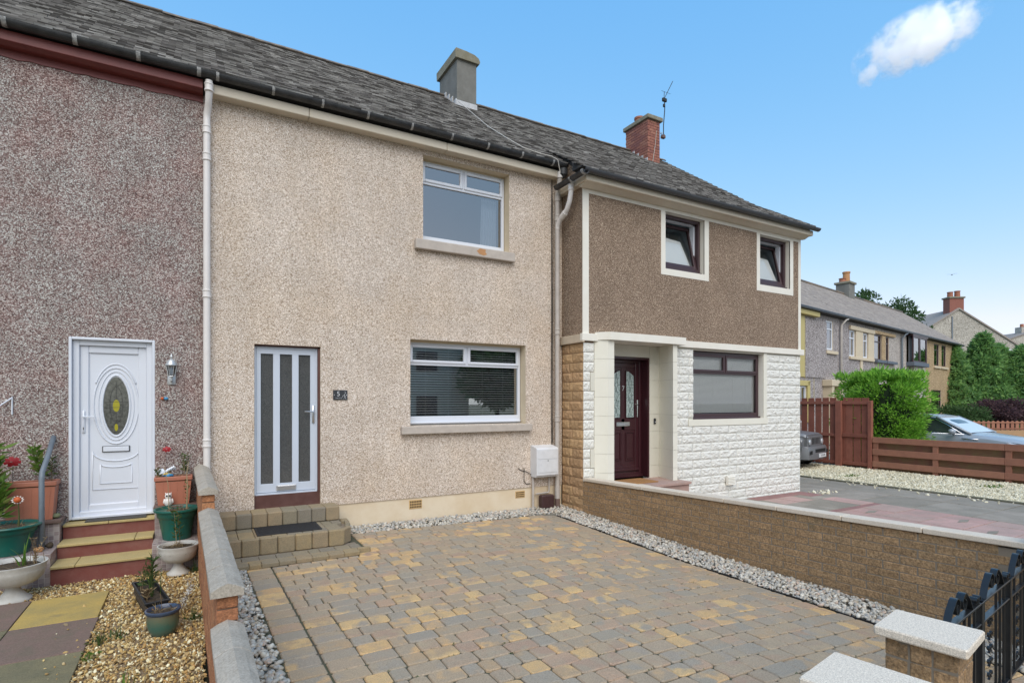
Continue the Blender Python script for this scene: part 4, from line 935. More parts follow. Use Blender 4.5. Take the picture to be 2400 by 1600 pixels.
# meter box
mb=thing('meter_box','white plastic gas meter box on the wall by the corner','meter box',(5.27,0,.6))
q=MB(); q.prism([(0,.66),(-.03,.625),(-.17,.62),(-.205,.66),(-.205,1.10),(-.19,1.125),(0,1.165)],5.055,5.50,'x'); q.build('case','meter_white',mb)
q=MB(); q.bbox(5.088,-.212,.70,5.478,-.2055,.925,.004); q.build('door','meter_white',mb); q=MB(); q.bbox(5.088,-.2098,.935,5.478,-.2055,1.09,.003); q.build('panel','meter_white',mb)
q=MB(); q.lathe([(.009,0),(.009,.006)],(0,0,0),8); q.v=[(5.283+a,-.212-c,.905+b) for a,b,c in q.v]; q.build('lock','lead_line',mb)
q=MB(); q.tube([(5.085,-.04,.62),(5.085,-.04,.03)],.020,8); o=q.build('pipe','pipe_old',mb,True,60)
q=MB(); q.tube([(5.42,-.04,.62),(5.42,-.04,.35),(5.40,-.04,.325),(5.14,-.04,.315)],.014,8); q.build('pipe','pipe_old',mb,True,60)
q=MB(); q.tube([(5.05,-.03,.66),(4.95,-.015,.72),(4.86,-.01,.74),(4.80,-.01,.78)],.006,5); q.tube([(4.92,-.012,.78),(4.92,-.012,.55),(4.96,-.012,.50),(5.05,-.012,.50)],.006,5); q.build('cable','wire',mb)
bb=thing('drain_box','dark brown plastic box at the foot of the wall under the meter box','box',(5.33,-.08,.08))
q=MB(); q.bbox(5.20,-.16,.07,5.46,-.03,.295,.02); q.build('body','brown_plastic',bb); q=MB(); 
for k in range(4): q.box(5.225+k*.06,-.163,.085,5.24+k*.06,-.1595,.285)
q.build('rib','brown_plastic',bb)
# grey chimney
q=MB(); q.box(4.99,2.98,8.2,5.465,3.97,9.50); ch=q.build('chimney','chimney_render',h5)
q=MB(); q.prism([(4.935,9.48),(5.52,9.48),(5.535,9.53),(5.50,9.60),(5.40,9.65),(5.2,9.675),(4.95,9.685),(4.93,9.66)],2.925,4.025,'y'); q.build('cap','cap_concrete',ch)
q=MB(); q.bbox(4.975,2.955,8.33,5.48,2.985,8.565,.006)
for k in range(4): y=2.98+k*.19; q.bbox(4.962,y,8.42+k*.139,4.992,y+.20,8.60+k*.139,.005)
q.build('flashing','lead_pale',ch)
# ------------------------------------------------------------------ number 7 (brown over white stone, right)
YF=-.63
h7=thing('terraced_house','right end house with brown roughcast upper floor over white painted stone','house',(8.8,-.6,0))
WA=(7.64,8.69,4.42,5.487); WB=(10.385,11.415,4.408,5.47); W7=(8.385,10.495,1.572,2.928); PO=(6.32,7.835,-.1,2.985)
wall_open('wall',5.72,11.80,3.05,5.66,YF,YF+.3,[WA,WB],['harl_brown','white_paint'],h7)
lw7=wall_open('lower_wall',5.748,11.80,-.15,3.05,YF+.012,YF+.3,[W7,PO],['stone_joint_white','white_paint'],h7)
q=MB(); q.box(5.722,YF+.003,2.93,5.95,0.0,5.72) ; q.v=q.v; 
q=MB(); q.prism([(YF+.001,3.0),(0.28,3.0),(.28,6.3),(-.2,6.12),(YF+.001,5.84)],5.723,5.95,'x'); q.build('side_wall','harl_brown',h7)
q=MB(); q.box(5.735,YF+.01,-.15,5.95,.02,3.0); sw=q.build('side_wall','stone_joint_brown',h7)
q=MB(); q.prism([(YF+.302,-.15),(7.5,-.15),(7.5,6.1),(RY,RZ-.05),(.6,6.65),(YF+.302,6.05)],11.55,11.795,'x'); q.build('gable_wall','harl_brown',h7)
q=MB(); q.box(5.72,7.2,-.15,11.8,7.5,5.95); q.build('rear_wall','harl_brown',h7)
rf=MB(); rf.prism([(-.88,5.79),(.6,6.705),(RY,RZ-.01),(7.7,6.1),(7.5,5.95),(RY,RZ-.25),(.6,6.5),(-.60,5.74)],5.73,11.97,'x'); rf.prism([(-.88,5.79),(-.62,5.95),(-.62,5.80)],5.50,5.73,'x'); r7=rf.build('roof','slate_bed',h7)
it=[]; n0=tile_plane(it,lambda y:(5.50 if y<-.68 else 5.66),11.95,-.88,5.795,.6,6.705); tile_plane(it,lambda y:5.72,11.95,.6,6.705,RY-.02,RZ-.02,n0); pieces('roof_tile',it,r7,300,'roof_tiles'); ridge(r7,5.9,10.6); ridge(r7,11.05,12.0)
# verge boards and soffits
q=MB(); q.bbox(5.60,-.865,5.60,11.90,YF+.0,5.705,.008); q.prism([(-.80,5.60),(YF,5.60),(YF,5.555),(-.70,5.555)],5.64,11.86,'x'); q.build('eaves_board','soffit_cream',h7)
q=MB(); q.bbox(5.60,YF-.001,5.59,5.722,-.02,5.70,.006); q.build('eaves_board','soffit_cream',h7)
g7=gutter(h7,5.50,11.98,-.935,5.745,.064,'gutter_plastic')
for x in (5.95,6.95,7.9,8.30,8.42,9.1,9.9,10.62,11.2,11.75): gjoint(g7,x,-.935,5.748,.069,.028,'gutter_plastic')
pr=[(5.505-.062*math.cos(a),5.70-.062*math.sin(a)) for a in [pi*i/10 for i in range(11)]]+[(5.505+.055*math.cos(a),5.70-.055*math.sin(a)) for a in [pi*i/10 for i in range(11)]]
q=MB(); q.prism(pr,-1.0,-.14,'y'); sg=q.build('side_gutter','gutter_black',h7,True,40)
q=MB(); q.prism([(x,z+.003) for x,z in pr],-.985,-.93,'y'); q.v=[(5.505+(x-5.505)*1.12,y,5.70+(z-5.70)*1.12) for x,y,z in q.v]; q.build('gutter_joint','joint_pale',sg)
q=MB(); q.prism(pr,-.62,-.58,'y'); q.v=[(5.505+(x-5.505)*1.1,y,5.70+(z-5.70)*1.1) for x,y,z in q.v]; q.build('gutter_joint','joint_pale',sg)
# swan neck joining the right downpipe
sn=pipe(h7,[(5.56,-.50,5.64),(5.56,-.50,5.50),(5.56,-.46,5.36),(5.562,-.38,5.24),(5.565,-.26,5.17),(5.565,-.17,5.12),(5.565,-.10,5.05),(5.565,-.085,4.98)],.042,'pipe_white','swan_neck')
q=MB(); q.lathe([(.046,-.05),(.056,-.045),(.056,-.03),(.049,-.02),(.049,.03),(.056,.035),(.056,.05)],(5.56,-.50,5.58),14); q.build('collar','pipe_white',sn,True,40)
q=MB(); q.tube([(5.563,-.33,5.205),(5.565,-.22,5.15)],.053,14); q.build('collar','pipe_white',sn,True,60)
# white painted trims on the upper floor
q=MB(); f=YF-.004
def flat(x0,x1,z0,z1,y=f): q.bbox(x0,y,z0,x1,YF+.02,z1,.002)
flat(5.715,5.842,3.09,5.62); flat(5.842,11.70,5.492,5.62); flat(11.715,11.805,3.09,5.62,f-.001); flat(5.842,11.715,5.49,5.56,f-.0005)
for (a,b,c,d),(oa,ob,oc) in ((WA,(7.527,8.815,4.30)),(WB,(10.28,11.53,4.272))):
    flat(oa,a,oc,5.491,f-.0015); flat(b,ob,oc,5.491,f-.0015); flat(a,b,oc,c,f-.002); flat(a,b,d,5.5,f-.002)
q.build('painted_trim','white_paint',h7)
# string course and canopy
q=MB(); q.bbox(5.67,YF-.05,2.962,6.02,YF+.02,3.085,.006); q.bbox(7.93,YF-.05,2.962,11.865,YF+.02,3.085,.006); q.build('string_course','white_paint',h7)
q=MB(); q.bbox(5.672,YF-.048,2.935,5.722,-.02,3.075,.006); q.build('string_course','cream_band',h7)
q=MB(); q.prism([(5.97,YF+.01),(6.0,YF-.052),(6.15,-.845),(7.955,-.845),(7.955,YF+.01)],2.985,3.118,'z'); q.box(6.31,YF+.0,2.987,7.84,-.27,3.0); q.build('porch_canopy','white_paint',h7)
# porch piers in ashlar blocks
def ash(plan,name,m,z0,z1,n=8):
    h=(z1-z0)/n
    for k in range(n):
        q=MB(); q.prism(plan,z0+k*h+.0025,z0+(k+1)*h-.0025,'z'); q.build(name,m,h7)
q=MB(); q.prism([(5.97,-.29),(5.97,YF-.01),(6.14,-.775),(6.262,-.775),(6.31,-.29)],.3,2.985,'z'); q.prism([(7.832,-.27),(7.687,-.775),(7.785,-.775),(7.832,YF),(7.90,-.27)],.3,2.985,'z'); q.build('pier_joint','stone_joint_white',h7)
ash([(5.962,-.28),(5.962,YF-.005),(6.135,-.785),(6.272,-.785),(6.318,-.28)],'ashlar_block','ashlar_white',.37,2.985)
ash([(7.826,-.275),(7.678,-.785),(7.79,-.785),(7.84,YF-.005),(7.90,-.275)],'ashlar_block','ashlar_white',.37,2.985)
q=MB(); q.box(7.574,-.272,.3,7.83,-.10,2.985); q.box(6.32,-.272,2.765,7.574,-.10,2.985); q.box(6.32,-.272,.3,6.50,-.10,2.765); q.build('porch_back_wall','ashlar_cream',h7)
for k in range(8):
    h=(2.985-.37)/8; q=MB(); q.bbox(7.576,-.282,.37+k*h+.0025,7.832,-.27,.37+(k+1)*h-.0025,.003); q.build('ashlar_block','ashlar_cream',h7)
q=MB(); q.bbox(6.32,-.281,2.768,7.574,-.27,2.983,.003); q.build('ashlar_block','ashlar_cream',h7)
bell=thing('doorbell','small black doorbell push on the porch wall beside the maroon door','doorbell',(7.70,-.29,1.55)); q=MB(); q.bbox(7.675,-.305,1.49,7.725,-.283,1.60,.006); q.build('case','black_plastic',bell); q=MB(); q.lathe([(.010,0),(.008,.006)],(0,0,0),10); q.v=[(7.70+a,-.3055-c,1.53+b) for a,b,c in q.v]; q.build('button','letter_white',bell)
# maroon door
q=MB(); q.box(7.536,-.275,.48,7.573,-.05,2.76); q.box(6.50,-.275,2.722,7.536,-.05,2.76); q.box(6.50,-.275,.48,6.52,-.05,2.72); frame(q,6.52,7.534,.50,2.722,-.105,-.04,.06); q.box(6.52,-.14,.48,7.534,-.05,.53); q.build('door_frame','door_maroon',h7)
q=MB(); x0,x1,z0,z1=6.655,7.472,.545,2.66; frame(q,x0,x1,z0,z1,-.095,-.05,.085,.15,.008); q.box(x0+.08,-.078,z0+.1,x1-.08,-.055,z1-.08)
q.bbox(7.035,-.088,.70,7.12,-.06,2.58,.006); q.bbox(x0+.08,-.088,1.38,x1-.08,-.06,1.60,.006); q.bbox(x0+.02,-.13,.60,x1-.02,-.09,.64,.008); d7=q.build('door','door_maroon',h7)
for a,b in ((6.80,7.01),(7.145,7.35)):
    q=MB(); arch=[(a,1.615),(b,1.615),(b,2.42),(a+.07,2.51),(a,2.51)]
    if a<7: arch=[(a,1.615),(b,1.615),(b,2.51),(b-.07,2.51),(a,2.42)]
    q.add([(x,-.092,z) for x,z in arch],[tuple(range(len(arch)))]); q.build('glass','glass_leaded',d7)
    q=MB(); p3=[(x,-.094,z) for x,z in arch]; q.tube(p3+[p3[0],p3[1]],.010,6,False); q.build('bead','door_maroon',d7)
    q=MB(); c=(a+b)/2; 
    q.tube([(c-.05,-.095,1.63),(c+.04,-.095,1.85),(c-.05,-.095,2.05),(c+.04,-.095,2.25),(c,-.095,2.46)],.003,4); q.tube([(c+.05,-.095,1.63),(c-.04,-.095,1.85),(c+.05,-.095,2.05),(c-.04,-.095,2.25),(c,-.095,2.46)],.003,4); q.build('lead_line','lead_line',d7)
    for zb,zt in ((.80,1.33),): 
        q=MB(); p3=[(a,-.084,zb),(b,-.084,zb),(b,-.084,zt),(a,-.084,zt)]; q.tube(p3+[p3[0],p3[1]],.011,6,False); q.bbox(a+.03,-.092,zb+.03,b-.03,-.075,zt-.03,.012); q.build('panel_moulding','door_maroon',d7)
text('7',.135,Matrix.Translation((7.078,-.0905,2.17))@RX@Matrix.Shear('XY',4,(.12,0)),'chrome',d7,'numeral',.003)
q=MB(); q.bbox(6.905,-.105,1.455,7.235,-.088,1.535,.005); q.build('letter_plate','chrome',d7); q=MB(); q.bbox(6.925,-.110,1.468,7.215,-.105,1.518,.004); q.build('letter_flap','steel',d7)
q=MB(); q.bbox(7.415,-.115,1.62,7.445,-.095,1.96,.006); q.tube([(7.43,-.11,1.86),(7.43,-.15,1.86),(7.41,-.155,1.86),(7.32,-.155,1.875)],.009,8); q.build('handle','chrome',d7,True,40)
# steps and mats of number 7
s7=thing('entrance_steps','pink slab entrance steps below the maroon door of number 7','steps',(6.9,-.6,0))
q=MB(); q.box(5.88,-1.0,-.1,7.86,-.27,.415); q.build('core','slab_pink',s7)
q=MB(); q.bbox(5.87,-1.04,.415,6.89,-.27,.462,.005); q.build('tread','coping_pale',s7); q=MB(); q.bbox(6.895,-1.04,.415,7.89,-.27,.462,.005); q.build('tread','slab_pink',s7)
q=MB(); q.bbox(5.87,-1.36,-.08,7.89,-1.01,.2,.006); q.build('tread','slab_pink',s7)
dm=thing('doormat','brown coir doormat on the pink step below the maroon door','doormat',(6.95,-.55,.47)); q=MB(); q.bbox(6.56,-.80,.463,7.30,-.32,.482,.006); q.build('mat','coir',dm); q=MB(); q.bbox(6.63,-.74,.482,7.23,-.38,.486,.002); q.build('mat_border','coir',dm)
# windows of number 7
w7=sash_window(h7,8.395,10.485,1.60,2.915,-.52,9.42,2.48,'win_maroon','glass_plain',.065,.085)
q=MB(); q.bbox(8.39,-.57,1.574,10.49,-.49,1.612,.008); q.build('window_sill','win_maroon',w7)
room(h7,8.40,10.48,1.58,2.92,-.33,2.2,'room_grey')
q=MB(); q.add([(-1,0,0),(1,0,0),(1,.010,.0195),(-1,.010,.0195)],[(0,1,2,3)]); slm=q.mesh('blind_slat','blind_white')
pieces('blind_slat',[(Matrix.Translation((9.44,-.445,1.70+k*.0232))@Matrix.Diagonal((.99,1,1,1)),slm) for k in range(51)],w7)
q=MB(); 
for x in (8.75,9.15,9.75,10.15): q.box(x-.0015,-.449,1.69,x+.0015,-.446,2.86)
q.build('blind_cord','blind_white',w7)
for k,(a,b,c,d) in enumerate((WA,WB)):
    q=MB(); frame(q,a+.005,b-.005,c+.04,d-.005,-.527,-.44,.055,.06); q.bbox(a-.0,-.57,c+.004,b,-.50,c+.042,.008); wf=q.build('window','win_maroon',h7)
    q=MB(); q.box(b-.10,-.44,c+.05,b-.062,-.34,d-.06); q.box(a+.062,-.44,c+.05,a+.09,-.34,d-.06); q.box(a+.06,-.44,d-.075,b-.06,-.34,d-.06); q.build('inner_lining','white_upvc',wf)
    TL=Matrix.Translation((0,-.49,c+.10))@Matrix.Rotation(-R(13),4,'X')
    q=MB(TL); frame(q,a+.058,b-.062,0,d-c-.165,-.02,.04,.062,.07); sa=q.build('sash','win_maroon',wf)
    q=MB(TL); q.quad((a+.11,.01,.06),(b-.115,.01,.06),(b-.115,.01,d-c-.22),(a+.11,.01,d-c-.22)); q.build('pane','glass_plain',wf)
    q=MB(TL); hh_=d-c-.22; q.add([(a+.10,.035,.05),(b-.17,.035,.05),(b-.34,.035,hh_*.70),(a+.10,.035,hh_*.76)],[(0,1,2,3)]); q.build('pale_panel','blind_white',wf)  # pale sheet close behind the tilted pane, whitens its lower part
    room(h7,a+.01,b-.01,c+.02,d-.01,-.33,.3,'room_pale')
# stone blocks
def row_blocks(x0,x1,z,L,off,gap=.007):
    """returns list of (xc,width)"""
    out=[]; x=x0
    first=L*off
    cuts=[x0]
    t=x0+first if first>.08 else x0+L
    while t<x1-.07: cuts.append(t); t+=L
    cuts.append(x1)
    return [((a+b)/2,b-a-gap) for a,b in zip(cuts,cuts[1:])]
rows=[]; PZ=.1655; LB=.52
bw=rock_mesh('stone_block',1,PZ-.008,.016,'white_stone_paint',14,10,5,.009); items=[]
z=1.445-PZ/2; k=0; zs=[]
while z>-.15: zs.append((z,'low',k)); z-=PZ; k+=1
z=1.445+PZ/2; k=1
while z<2.95: zs.append((z,'up',k)); z+=PZ; k+=1
def place_block(xc,w_,z): 
    hz=min(1,(2.962-(z-PZ/2+.007))/(PZ-.014)); 
    items.append((Matrix.Translation((xc,YF+.010,z if hz>=1 else z-(1-hz)*PZ/2))@Matrix.Diagonal((w_,1,max(hz,.2),1)),random.choice(bw)))
for z,t,k in zs:
    off=(.5 if k%2 else .999)*1.0 if k%2 else 0
    offv=.5 if k%2 else 0
    if t=='low':
        for xc,w_ in row_blocks(7.85,11.79,z,LB,offv*.6+.15): place_block(xc,w_,z)
    else:
        if z<1.62: a0,b0=8.25,10.63
        else: a0,b0=8.385,10.60
        for xc,w_ in row_blocks(7.85,a0,z,LB*.8,.38 if k%2 else 0): place_block(xc,w_,z)
        for xc,w_ in row_blocks(b0,11.79,z,.60,.75 if k%2 else .0): place_block(xc,w_,z)
    if z>.5:
        nar=(2.07<z<2.45) or (.76<z<1.13)
        place_block(5.845 if not nar else 5.80,.225 if not nar else .14,z)
pieces('stone_block',items,lw7,300)
q=MB(); q.bbox(8.252,YF-.014,1.447,10.628,YF+.03,1.574,.003); q.bbox(10.498,YF-.012,1.574,10.60,YF+.03,2.955,.003); q.build('smooth_band','ashlar_white',lw7)
for z0 in (.785,2.105): q=MB(); q.bbox(5.875,YF-.012,z0,5.962,YF+.02,z0+.325,.003); q.build('smooth_band','ashlar_cream',lw7)
# brown painted stones on the return wall (face looks towards -X)
bs=rock_mesh('stone_block',1,PZ-.008,.018,'brown_stone_paint',10,8,4,.009); items=[]
z=2.93-PZ/2;k=0
while z>-.05:
    wds=[(-.158,.30),(-.47,.30)] if k%2 else [(-.11,.21),(-.42,.39)]
    for yc,w_ in wds: items.append((Matrix.Translation((5.735,yc,z))@Matrix.Rotation(-pi/2,4,'Z')@Matrix.Diagonal((w_,1,1,1)),random.choice(bs)))
    z-=PZ; k+=1
pieces('stone_block',items,sw)
v7=q=MB(); q.bbox(9.29,YF-.055,.235,9.535,YF-.02,.432,.004); v=q.build('air_vent','white_paint',h7); q=MB()
for k in range(6): q.prism([(YF-.058,.25+k*.03),(YF-.075,.245+k*.03),(YF-.058,.268+k*.03)],9.30,9.525,'x')
q.build('louvre','white_paint',v)
# red brick chimney
q=MB(); q.box(10.612,2.962,8.1,11.045,3.835,9.60); ch=q.build('chimney','mortar_dark',h7)
bf=block_mesh('brick',.212,.05,.066,.003,'brick_red',.0012,3); bh=block_mesh('brick',.10,.05,.066,.003,'brick_red',.0012,3); items=[]
for r_ in range(19):
    z=9.56-.036-r_*.0745
    if r_%2: front=[(10.71,.212),(10.935,.212)]; side=[(2.99,.1),(3.155,.212),(3.375,.212),(3.595,.212),(3.77,.1)]
    else: front=[(10.655,.1),(10.82,.212),(10.99,.1)]; side=[(3.06,.212),(3.285,.212),(3.505,.212),(3.73,.212)]
    for x,w_ in front: items.append((TM(x+.0,2.975,z),random.choice(bf if w_>.2 else bh)))
    for y,w_ in side: items.append((TM(10.625,y,z,pi/2),random.choice(bf if w_>.2 else bh)))
pieces('brick',items,ch)
q=MB(); q.bbox(10.55,2.89,9.575,11.11,3.90,9.68,.012); q.build('cap','cap_concrete',ch)
q=MB(); q.lathe([(.125,0),(.125,.14),(.14,.15),(.14,.20),(.115,.205),(.11,.10)],(10.80,3.50,9.675),16); q.build('chimney_pot','clay_pot',ch,True,40)
q=MB(); q.bbox(10.59,2.93,8.22,11.06,2.965,8.40,.006); 
for k in range(4): y=2.95+k*.17; q.bbox(10.585,y,8.30+k*.124,10.605,y+.18,8.52+k*.124,.005)
q.build('flashing','lead_pale',ch)
ae=thing('tv_aerial','thin bent television aerial strapped to the red brick chimney','aerial',(11.12,2.93,9.2))
q=MB(); q.tube([(11.13,2.90,9.12),(11.13,2.90,9.5),(11.17,2.90,9.86),(11.18,2.90,10.02),(11.15,2.90,10.24)],.014,6); q.build('mast','wire',ae)
q=MB(); q.tube([(11.14,2.90,10.20),(11.48,2.90,10.80)],.009,5); q.build('boom','wire',ae)
q=MB(); q.tube([(11.15,2.90,10.2),(11.16,2.90,10.42)],.008,5); q.tube([(11.05,2.90,10.42),(11.42,2.92,10.44)],.004,4); q.bbox(11.09,2.87,10.15,11.24,2.93,10.24,.01); q.bbox(11.12,2.875,10.0,11.18,2.925,10.08,.01); q.build('dipole','wire',ae)
q=MB(); q.tube([(11.04,2.93,9.26),(11.10,2.88,9.20),(11.15,2.88,9.24)],.010,5); q.bbox(11.07,2.87,9.14,11.19,2.96,9.22,.01); q.build('bracket','cap_brown',ae)
q=MB(); q.tube([(11.08,2.87,9.25),(10.90,2.93,9.30),(10.86,2.94,8.9),(10.76,2.93,8.42)],.007,5); q.build('cable','cable_white',ae)
# ------------------------------------------------------------------ front garden of number 7
gz=-.085
pv=structure('front_paving','pink and grey paving slabs in front of number 7',(9,-3,gz))
q=MB(); q.box(5.86,-8.7,-.3,14.12,8,gz-.012); q.build('bed','joint_bed',pv)
items_=[]
def pslab(x0,y0,x1,y1,m,z=gz):
    q=MB(); q.bbox(x0+.008,y0+.008,z-.03,x1-.008,y1-.008,z+random.uniform(-.002,.003),.004); return q.build('slab',m,pv)
y=-.66
cols=[5.9,7.05,8.2,9.35,10.5,11.72]
r_=0
while y>-6.4:
    d=.79 if r_<2 else random.choice((.58,.60,.62))
    for i in range(5):
        a,b=cols[i],cols[i+1]; mid=a+(b-a)*random.choice((.4,.5,.6))
        if y<-3.55 and i<3: pslab(a,y-d,mid,y,'slab_grey'); pslab(mid,y-d,b,y,'slab_grey' if random.random()<.8 else 'slab_pink')
        elif y>-2.1: pslab(a,y-d,mid,y,'slab_grey' if random.random()<.75 else 'slab_pink'); pslab(mid,y-d,b,y,'slab_grey' if random.random()<.6 else 'slab_pink')
        else: pslab(a,y-d,mid,y,'slab_pink' if random.random()<.9 else 'slab_grey'); pslab(mid,y-d,b,y,'slab_pink')
    y-=d; r_+=1
    if r_ in (2,): pslab(5.9,y-.14,11.72,y,'slab_red'); y-=.14
pslab(11.3,-1.2,11.72,-.7,'slab_red',gz+.006); pslab(9.9,-.95,11.72,-.66,'slab_red',gz+.006)
# little dark diamond insets
for cx,cy in ((9.9,-3.2),(10.7,-2.7),(10.6,-4.5),(8.7,-4.1),(11.2,-3.9)):
    q=MB(); q.prism([(cx-.22,cy),(cx-.04,cy-.07),(cx+.22,cy),(cx+.04,cy+.07)],gz-.02,gz+.006,'z'); q.build('inset','slab_grey',pv)
y=7.6
while y>-8.6:
    d=.95; s=random.choice((.45,.55))*2.3
    for a,b in ((11.75,11.75+s),(11.75+s,14.05)): pslab(a,y-d,b,y,'slab_grey',gz-.006)
    y-=d
q=MB(); q.bbox(14.06,-8.6,-.3,14.15,7.6,gz+.028,.008); kb=q.build('kerb','concrete_old',None); tag(kb,'mossy concrete kerb along the white gravel strip',kind='structure')
q=MB(); q.box(14.15,-8.6,-.3,17.3,7.6,gz-.012); o=q.build('gravel_bed','white_bed'); tag(o,'pale earth under the white gravel strip',kind='structure')
n=30000; P=np.stack([rng.uniform(14.16,17.25,n),rng.uniform(-5.5,4.0,n),gz-.008+.03*rng.random(n)],1)
P=np.concatenate([P,np.stack([14.1-.5*rng.random(120)**2,rng.uniform(-5,3,120),np.full(120,gz+.006)],1),np.stack([11.8+.6*rng.random(40),-.75-.4*rng.random(40),np.full(40,gz+.006)],1)])
scatter('gravel',P,.021,'white_gravel',1,False,asp=(1.2,.95,.6),jit=.1,flat=False,label='white gravel strip beside the red fence')
for cx,cy,lb in ((16.1,-2.6,'larger green weed in the white gravel in front of the low fence'),(15.1,.1,'tiny green weed in the white gravel near the gate')):
    P=np.array([[cx,cy,gz+.01]])+rng.normal(size=(90,3))*np.array([.16,.07,.005]); o=leaves('weed',P,np.tile([0,0,1.],(90,1)),.06,.03,'leaf_bright',None,.9); tag(o,lb,'weed','weeds in the white gravel')
# ------------------------------------------------------------------ red fences beside number 7
fx=17.32
tf=thing('board_fence','tall dark red board fence with gaps behind the parked grey jeep','fence',(fx,2.5,gz))
wb=.215
y=1.66
bm_=[]
k=0
for yc in [1.86+.2365*i for i in range(14)]:
    q=MB(); q.bbox(fx+.03,yc-.098,gz+.05,fx+.055,yc+.098,2.04+random.uniform(-.01,.01),.004); q.build('board','fence_red',tf)
for z0,z1 in ((1.835,1.93),(.84,.93),(.0,.09)):
    q=MB(); q.bbox(fx-.02,1.7,z0,fx+.03,5.2,z1,.004); q.build('rail','fence_red',tf)
q=MB(); q.bbox(fx-.06,1.56,gz-.02,fx+.06,1.745,1.95,.006); q.build('post','fence_red',tf)
gt2=thing('garden_gate','dark red boarded garden gate between the tall fence and the low fence','gate',(fx,1.1,gz))
for yc in (.90,1.135,1.37,1.52):
    q=MB(); q.bbox(fx+.03,yc-(.105 if yc<1.5 else .04),gz+.05,fx+.055,yc+(.105 if yc<1.5 else .03),2.03+random.uniform(-.008,.008),.004); q.build('board','fence_red',gt2)
for z0,z1 in ((1.84,1.93),(.845,.955),(.0,.10)):
    q=MB(); q.bbox(fx-.02,.80,z0,fx+.03,1.55,z1,.004); q.build('rail','fence_red',gt2)
q=MB(); q.bbox(fx-.06,.68,gz-.02,fx+.05,.785,1.95,.006); q.build('post','fence_red',gt2)
lf=thing('low_fence','low red brown fence of three wide horizontal boards beside the gravel','fence',(fx,-3,gz))
q=MB(); q.box(fx+.055,-8.6,gz-.05,fx+.075,.66,.80); q.build('back_board','fence_back',lf)
for (za,zb) in ((.715,.88),(.36,.535),(.01,.175)):
    for a,b in ((.66,-2.40),(-2.405,-5.4),(-5.405,-8.5)):
        q=MB(); q.bbox(fx-.045,b,za,fx-.02,a,zb,.005); q.build('board','fence_brown',lf)
for yc in (.59,-.92,-2.47,-4.0,-5.5,-7.0,-8.4):
    q=MB(); q.bbox(fx-.02,yc-.06,gz-.05,fx+.05,yc+.06,.83,.005); q.build('post','fence_brown',lf)
# ------------------------------------------------------------------ leylandii hedge
hd=thing('hedge','bright green clipped conifer hedge behind the red gate','hedge',(18.4,1.0,gz))
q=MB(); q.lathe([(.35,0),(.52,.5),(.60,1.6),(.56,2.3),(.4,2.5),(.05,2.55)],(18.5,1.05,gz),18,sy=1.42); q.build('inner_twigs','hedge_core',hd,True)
def shell(n,c,rx,ry,z0,z1,top=.45,rough=.10):
    """points and normals on a rounded block with lumps"""
    th=rng.uniform(0,2*pi,n); u=rng.random(n); z=z0+(z1-z0)*u
    ex=np.cos(th);ey=np.sin(th); k=(np.abs(ex)**3+np.abs(ey)**3)**(-1/3)
    t=np.clip((z-(z1-top))/top,0,1); sh=np.sqrt(np.clip(1-t*t,0.0,1)); lump=1+rough*(np.sin(th*5+z*3)+np.sin(th*9-z*4+1))*.5+rough*.6*rng.normal(size=n)
    r=rng.random(n)**.25
    P=np.stack([c[0]+rx*ex*k*sh*lump*r,c[1]+ry*ey*k*sh*lump*r,z+.1*t*np.sin(th*4)],1); N=np.stack([ex,ey,.25+t*1.2],1); N/=np.linalg.norm(N,axis=1)[:,None]; return P,N
C_,NC=shell(230,(18.5,1.05),.80,1.10,gz+.15,2.72,.7,.06)
k_=100; rr_=rng.random((len(C_)*k_,1))**.5*.23; dd_=rng.normal(size=(len(C_)*k_,3)); dd_/=np.linalg.norm(dd_,axis=1)[:,None]
P=np.repeat(C_,k_,0)+np.repeat(NC,k_,0)*.06+dd_*rr_*np.array([1,1,.8]); N=dd_*.8+np.repeat(NC,k_,0)*.9; o=leaves('foliage',P,N,.13,.036,'leaf_hedge',hd,.35,.12)

P2=np.stack([18.5+.42*rng.normal(size=1600).clip(-1.4,1.4),1.05+.7*rng.normal(size=1600).clip(-1.5,1.5),2.58+.16*rng.random(1600)],1); leaves('top_sprays',P2,np.tile([0,0,1.],(1600,1)),.17,.04,'leaf_hedge',hd,.6,.3)
# ------------------------------------------------------------------ parked jeep
JM=TM(16.22,1.72,gz-.0,R(12))     # local: x across, +y rearwards, front at y=0
jp=thing('parked_car','grey compact jeep parked nose out beside the white stone house','car',(16.22,3.5,gz))
q=MB(JM)
def sect(w_,z0,z1,y,r=.08): return [(-w_,y,z0),(w_,y,z0),(w_,y,z1-r),(w_-r*.7,y,z1-.012),(0,y,z1+.015),(-w_+r*.7,y,z1-.012),(-w_,y,z1-r)]
def loft(q,secs):
    n=len(secs[0]); vs=[p for s_ in secs for p in s_]
    q.add(vs,[(i*n+k,i*n+(k+1)%n,(i+1)*n+(k+1)%n,(i+1)*n+k) for i in range(len(secs)-1) for k in range(n)]+[tuple(range(n-1,-1,-1)),tuple(range((len(secs)-1)*n,len(secs)*n))])
loft(q,[sect(.62,.45,1.02,.06),sect(.63,.45,1.06,.14),sect(.67,.45,1.12,.9),sect(.71,.42,1.17,1.15),sect(.72,.42,1.17,3.2),sect(.70,.45,1.12,3.4)])
for s in (-1,1):   # wings
    loft(q,[[(s*.60,y,.55),(s*(.80),y,.55),(s*.80,y,z-.05),(s*.77,y,z),(s*.60,y,z+.02)] for y,z in ((.10,.86),(.16,.92),(.5,.95),(.95,.95),(1.1,.93))])
q.build('body','grey_metal_paint',jp,True,35)
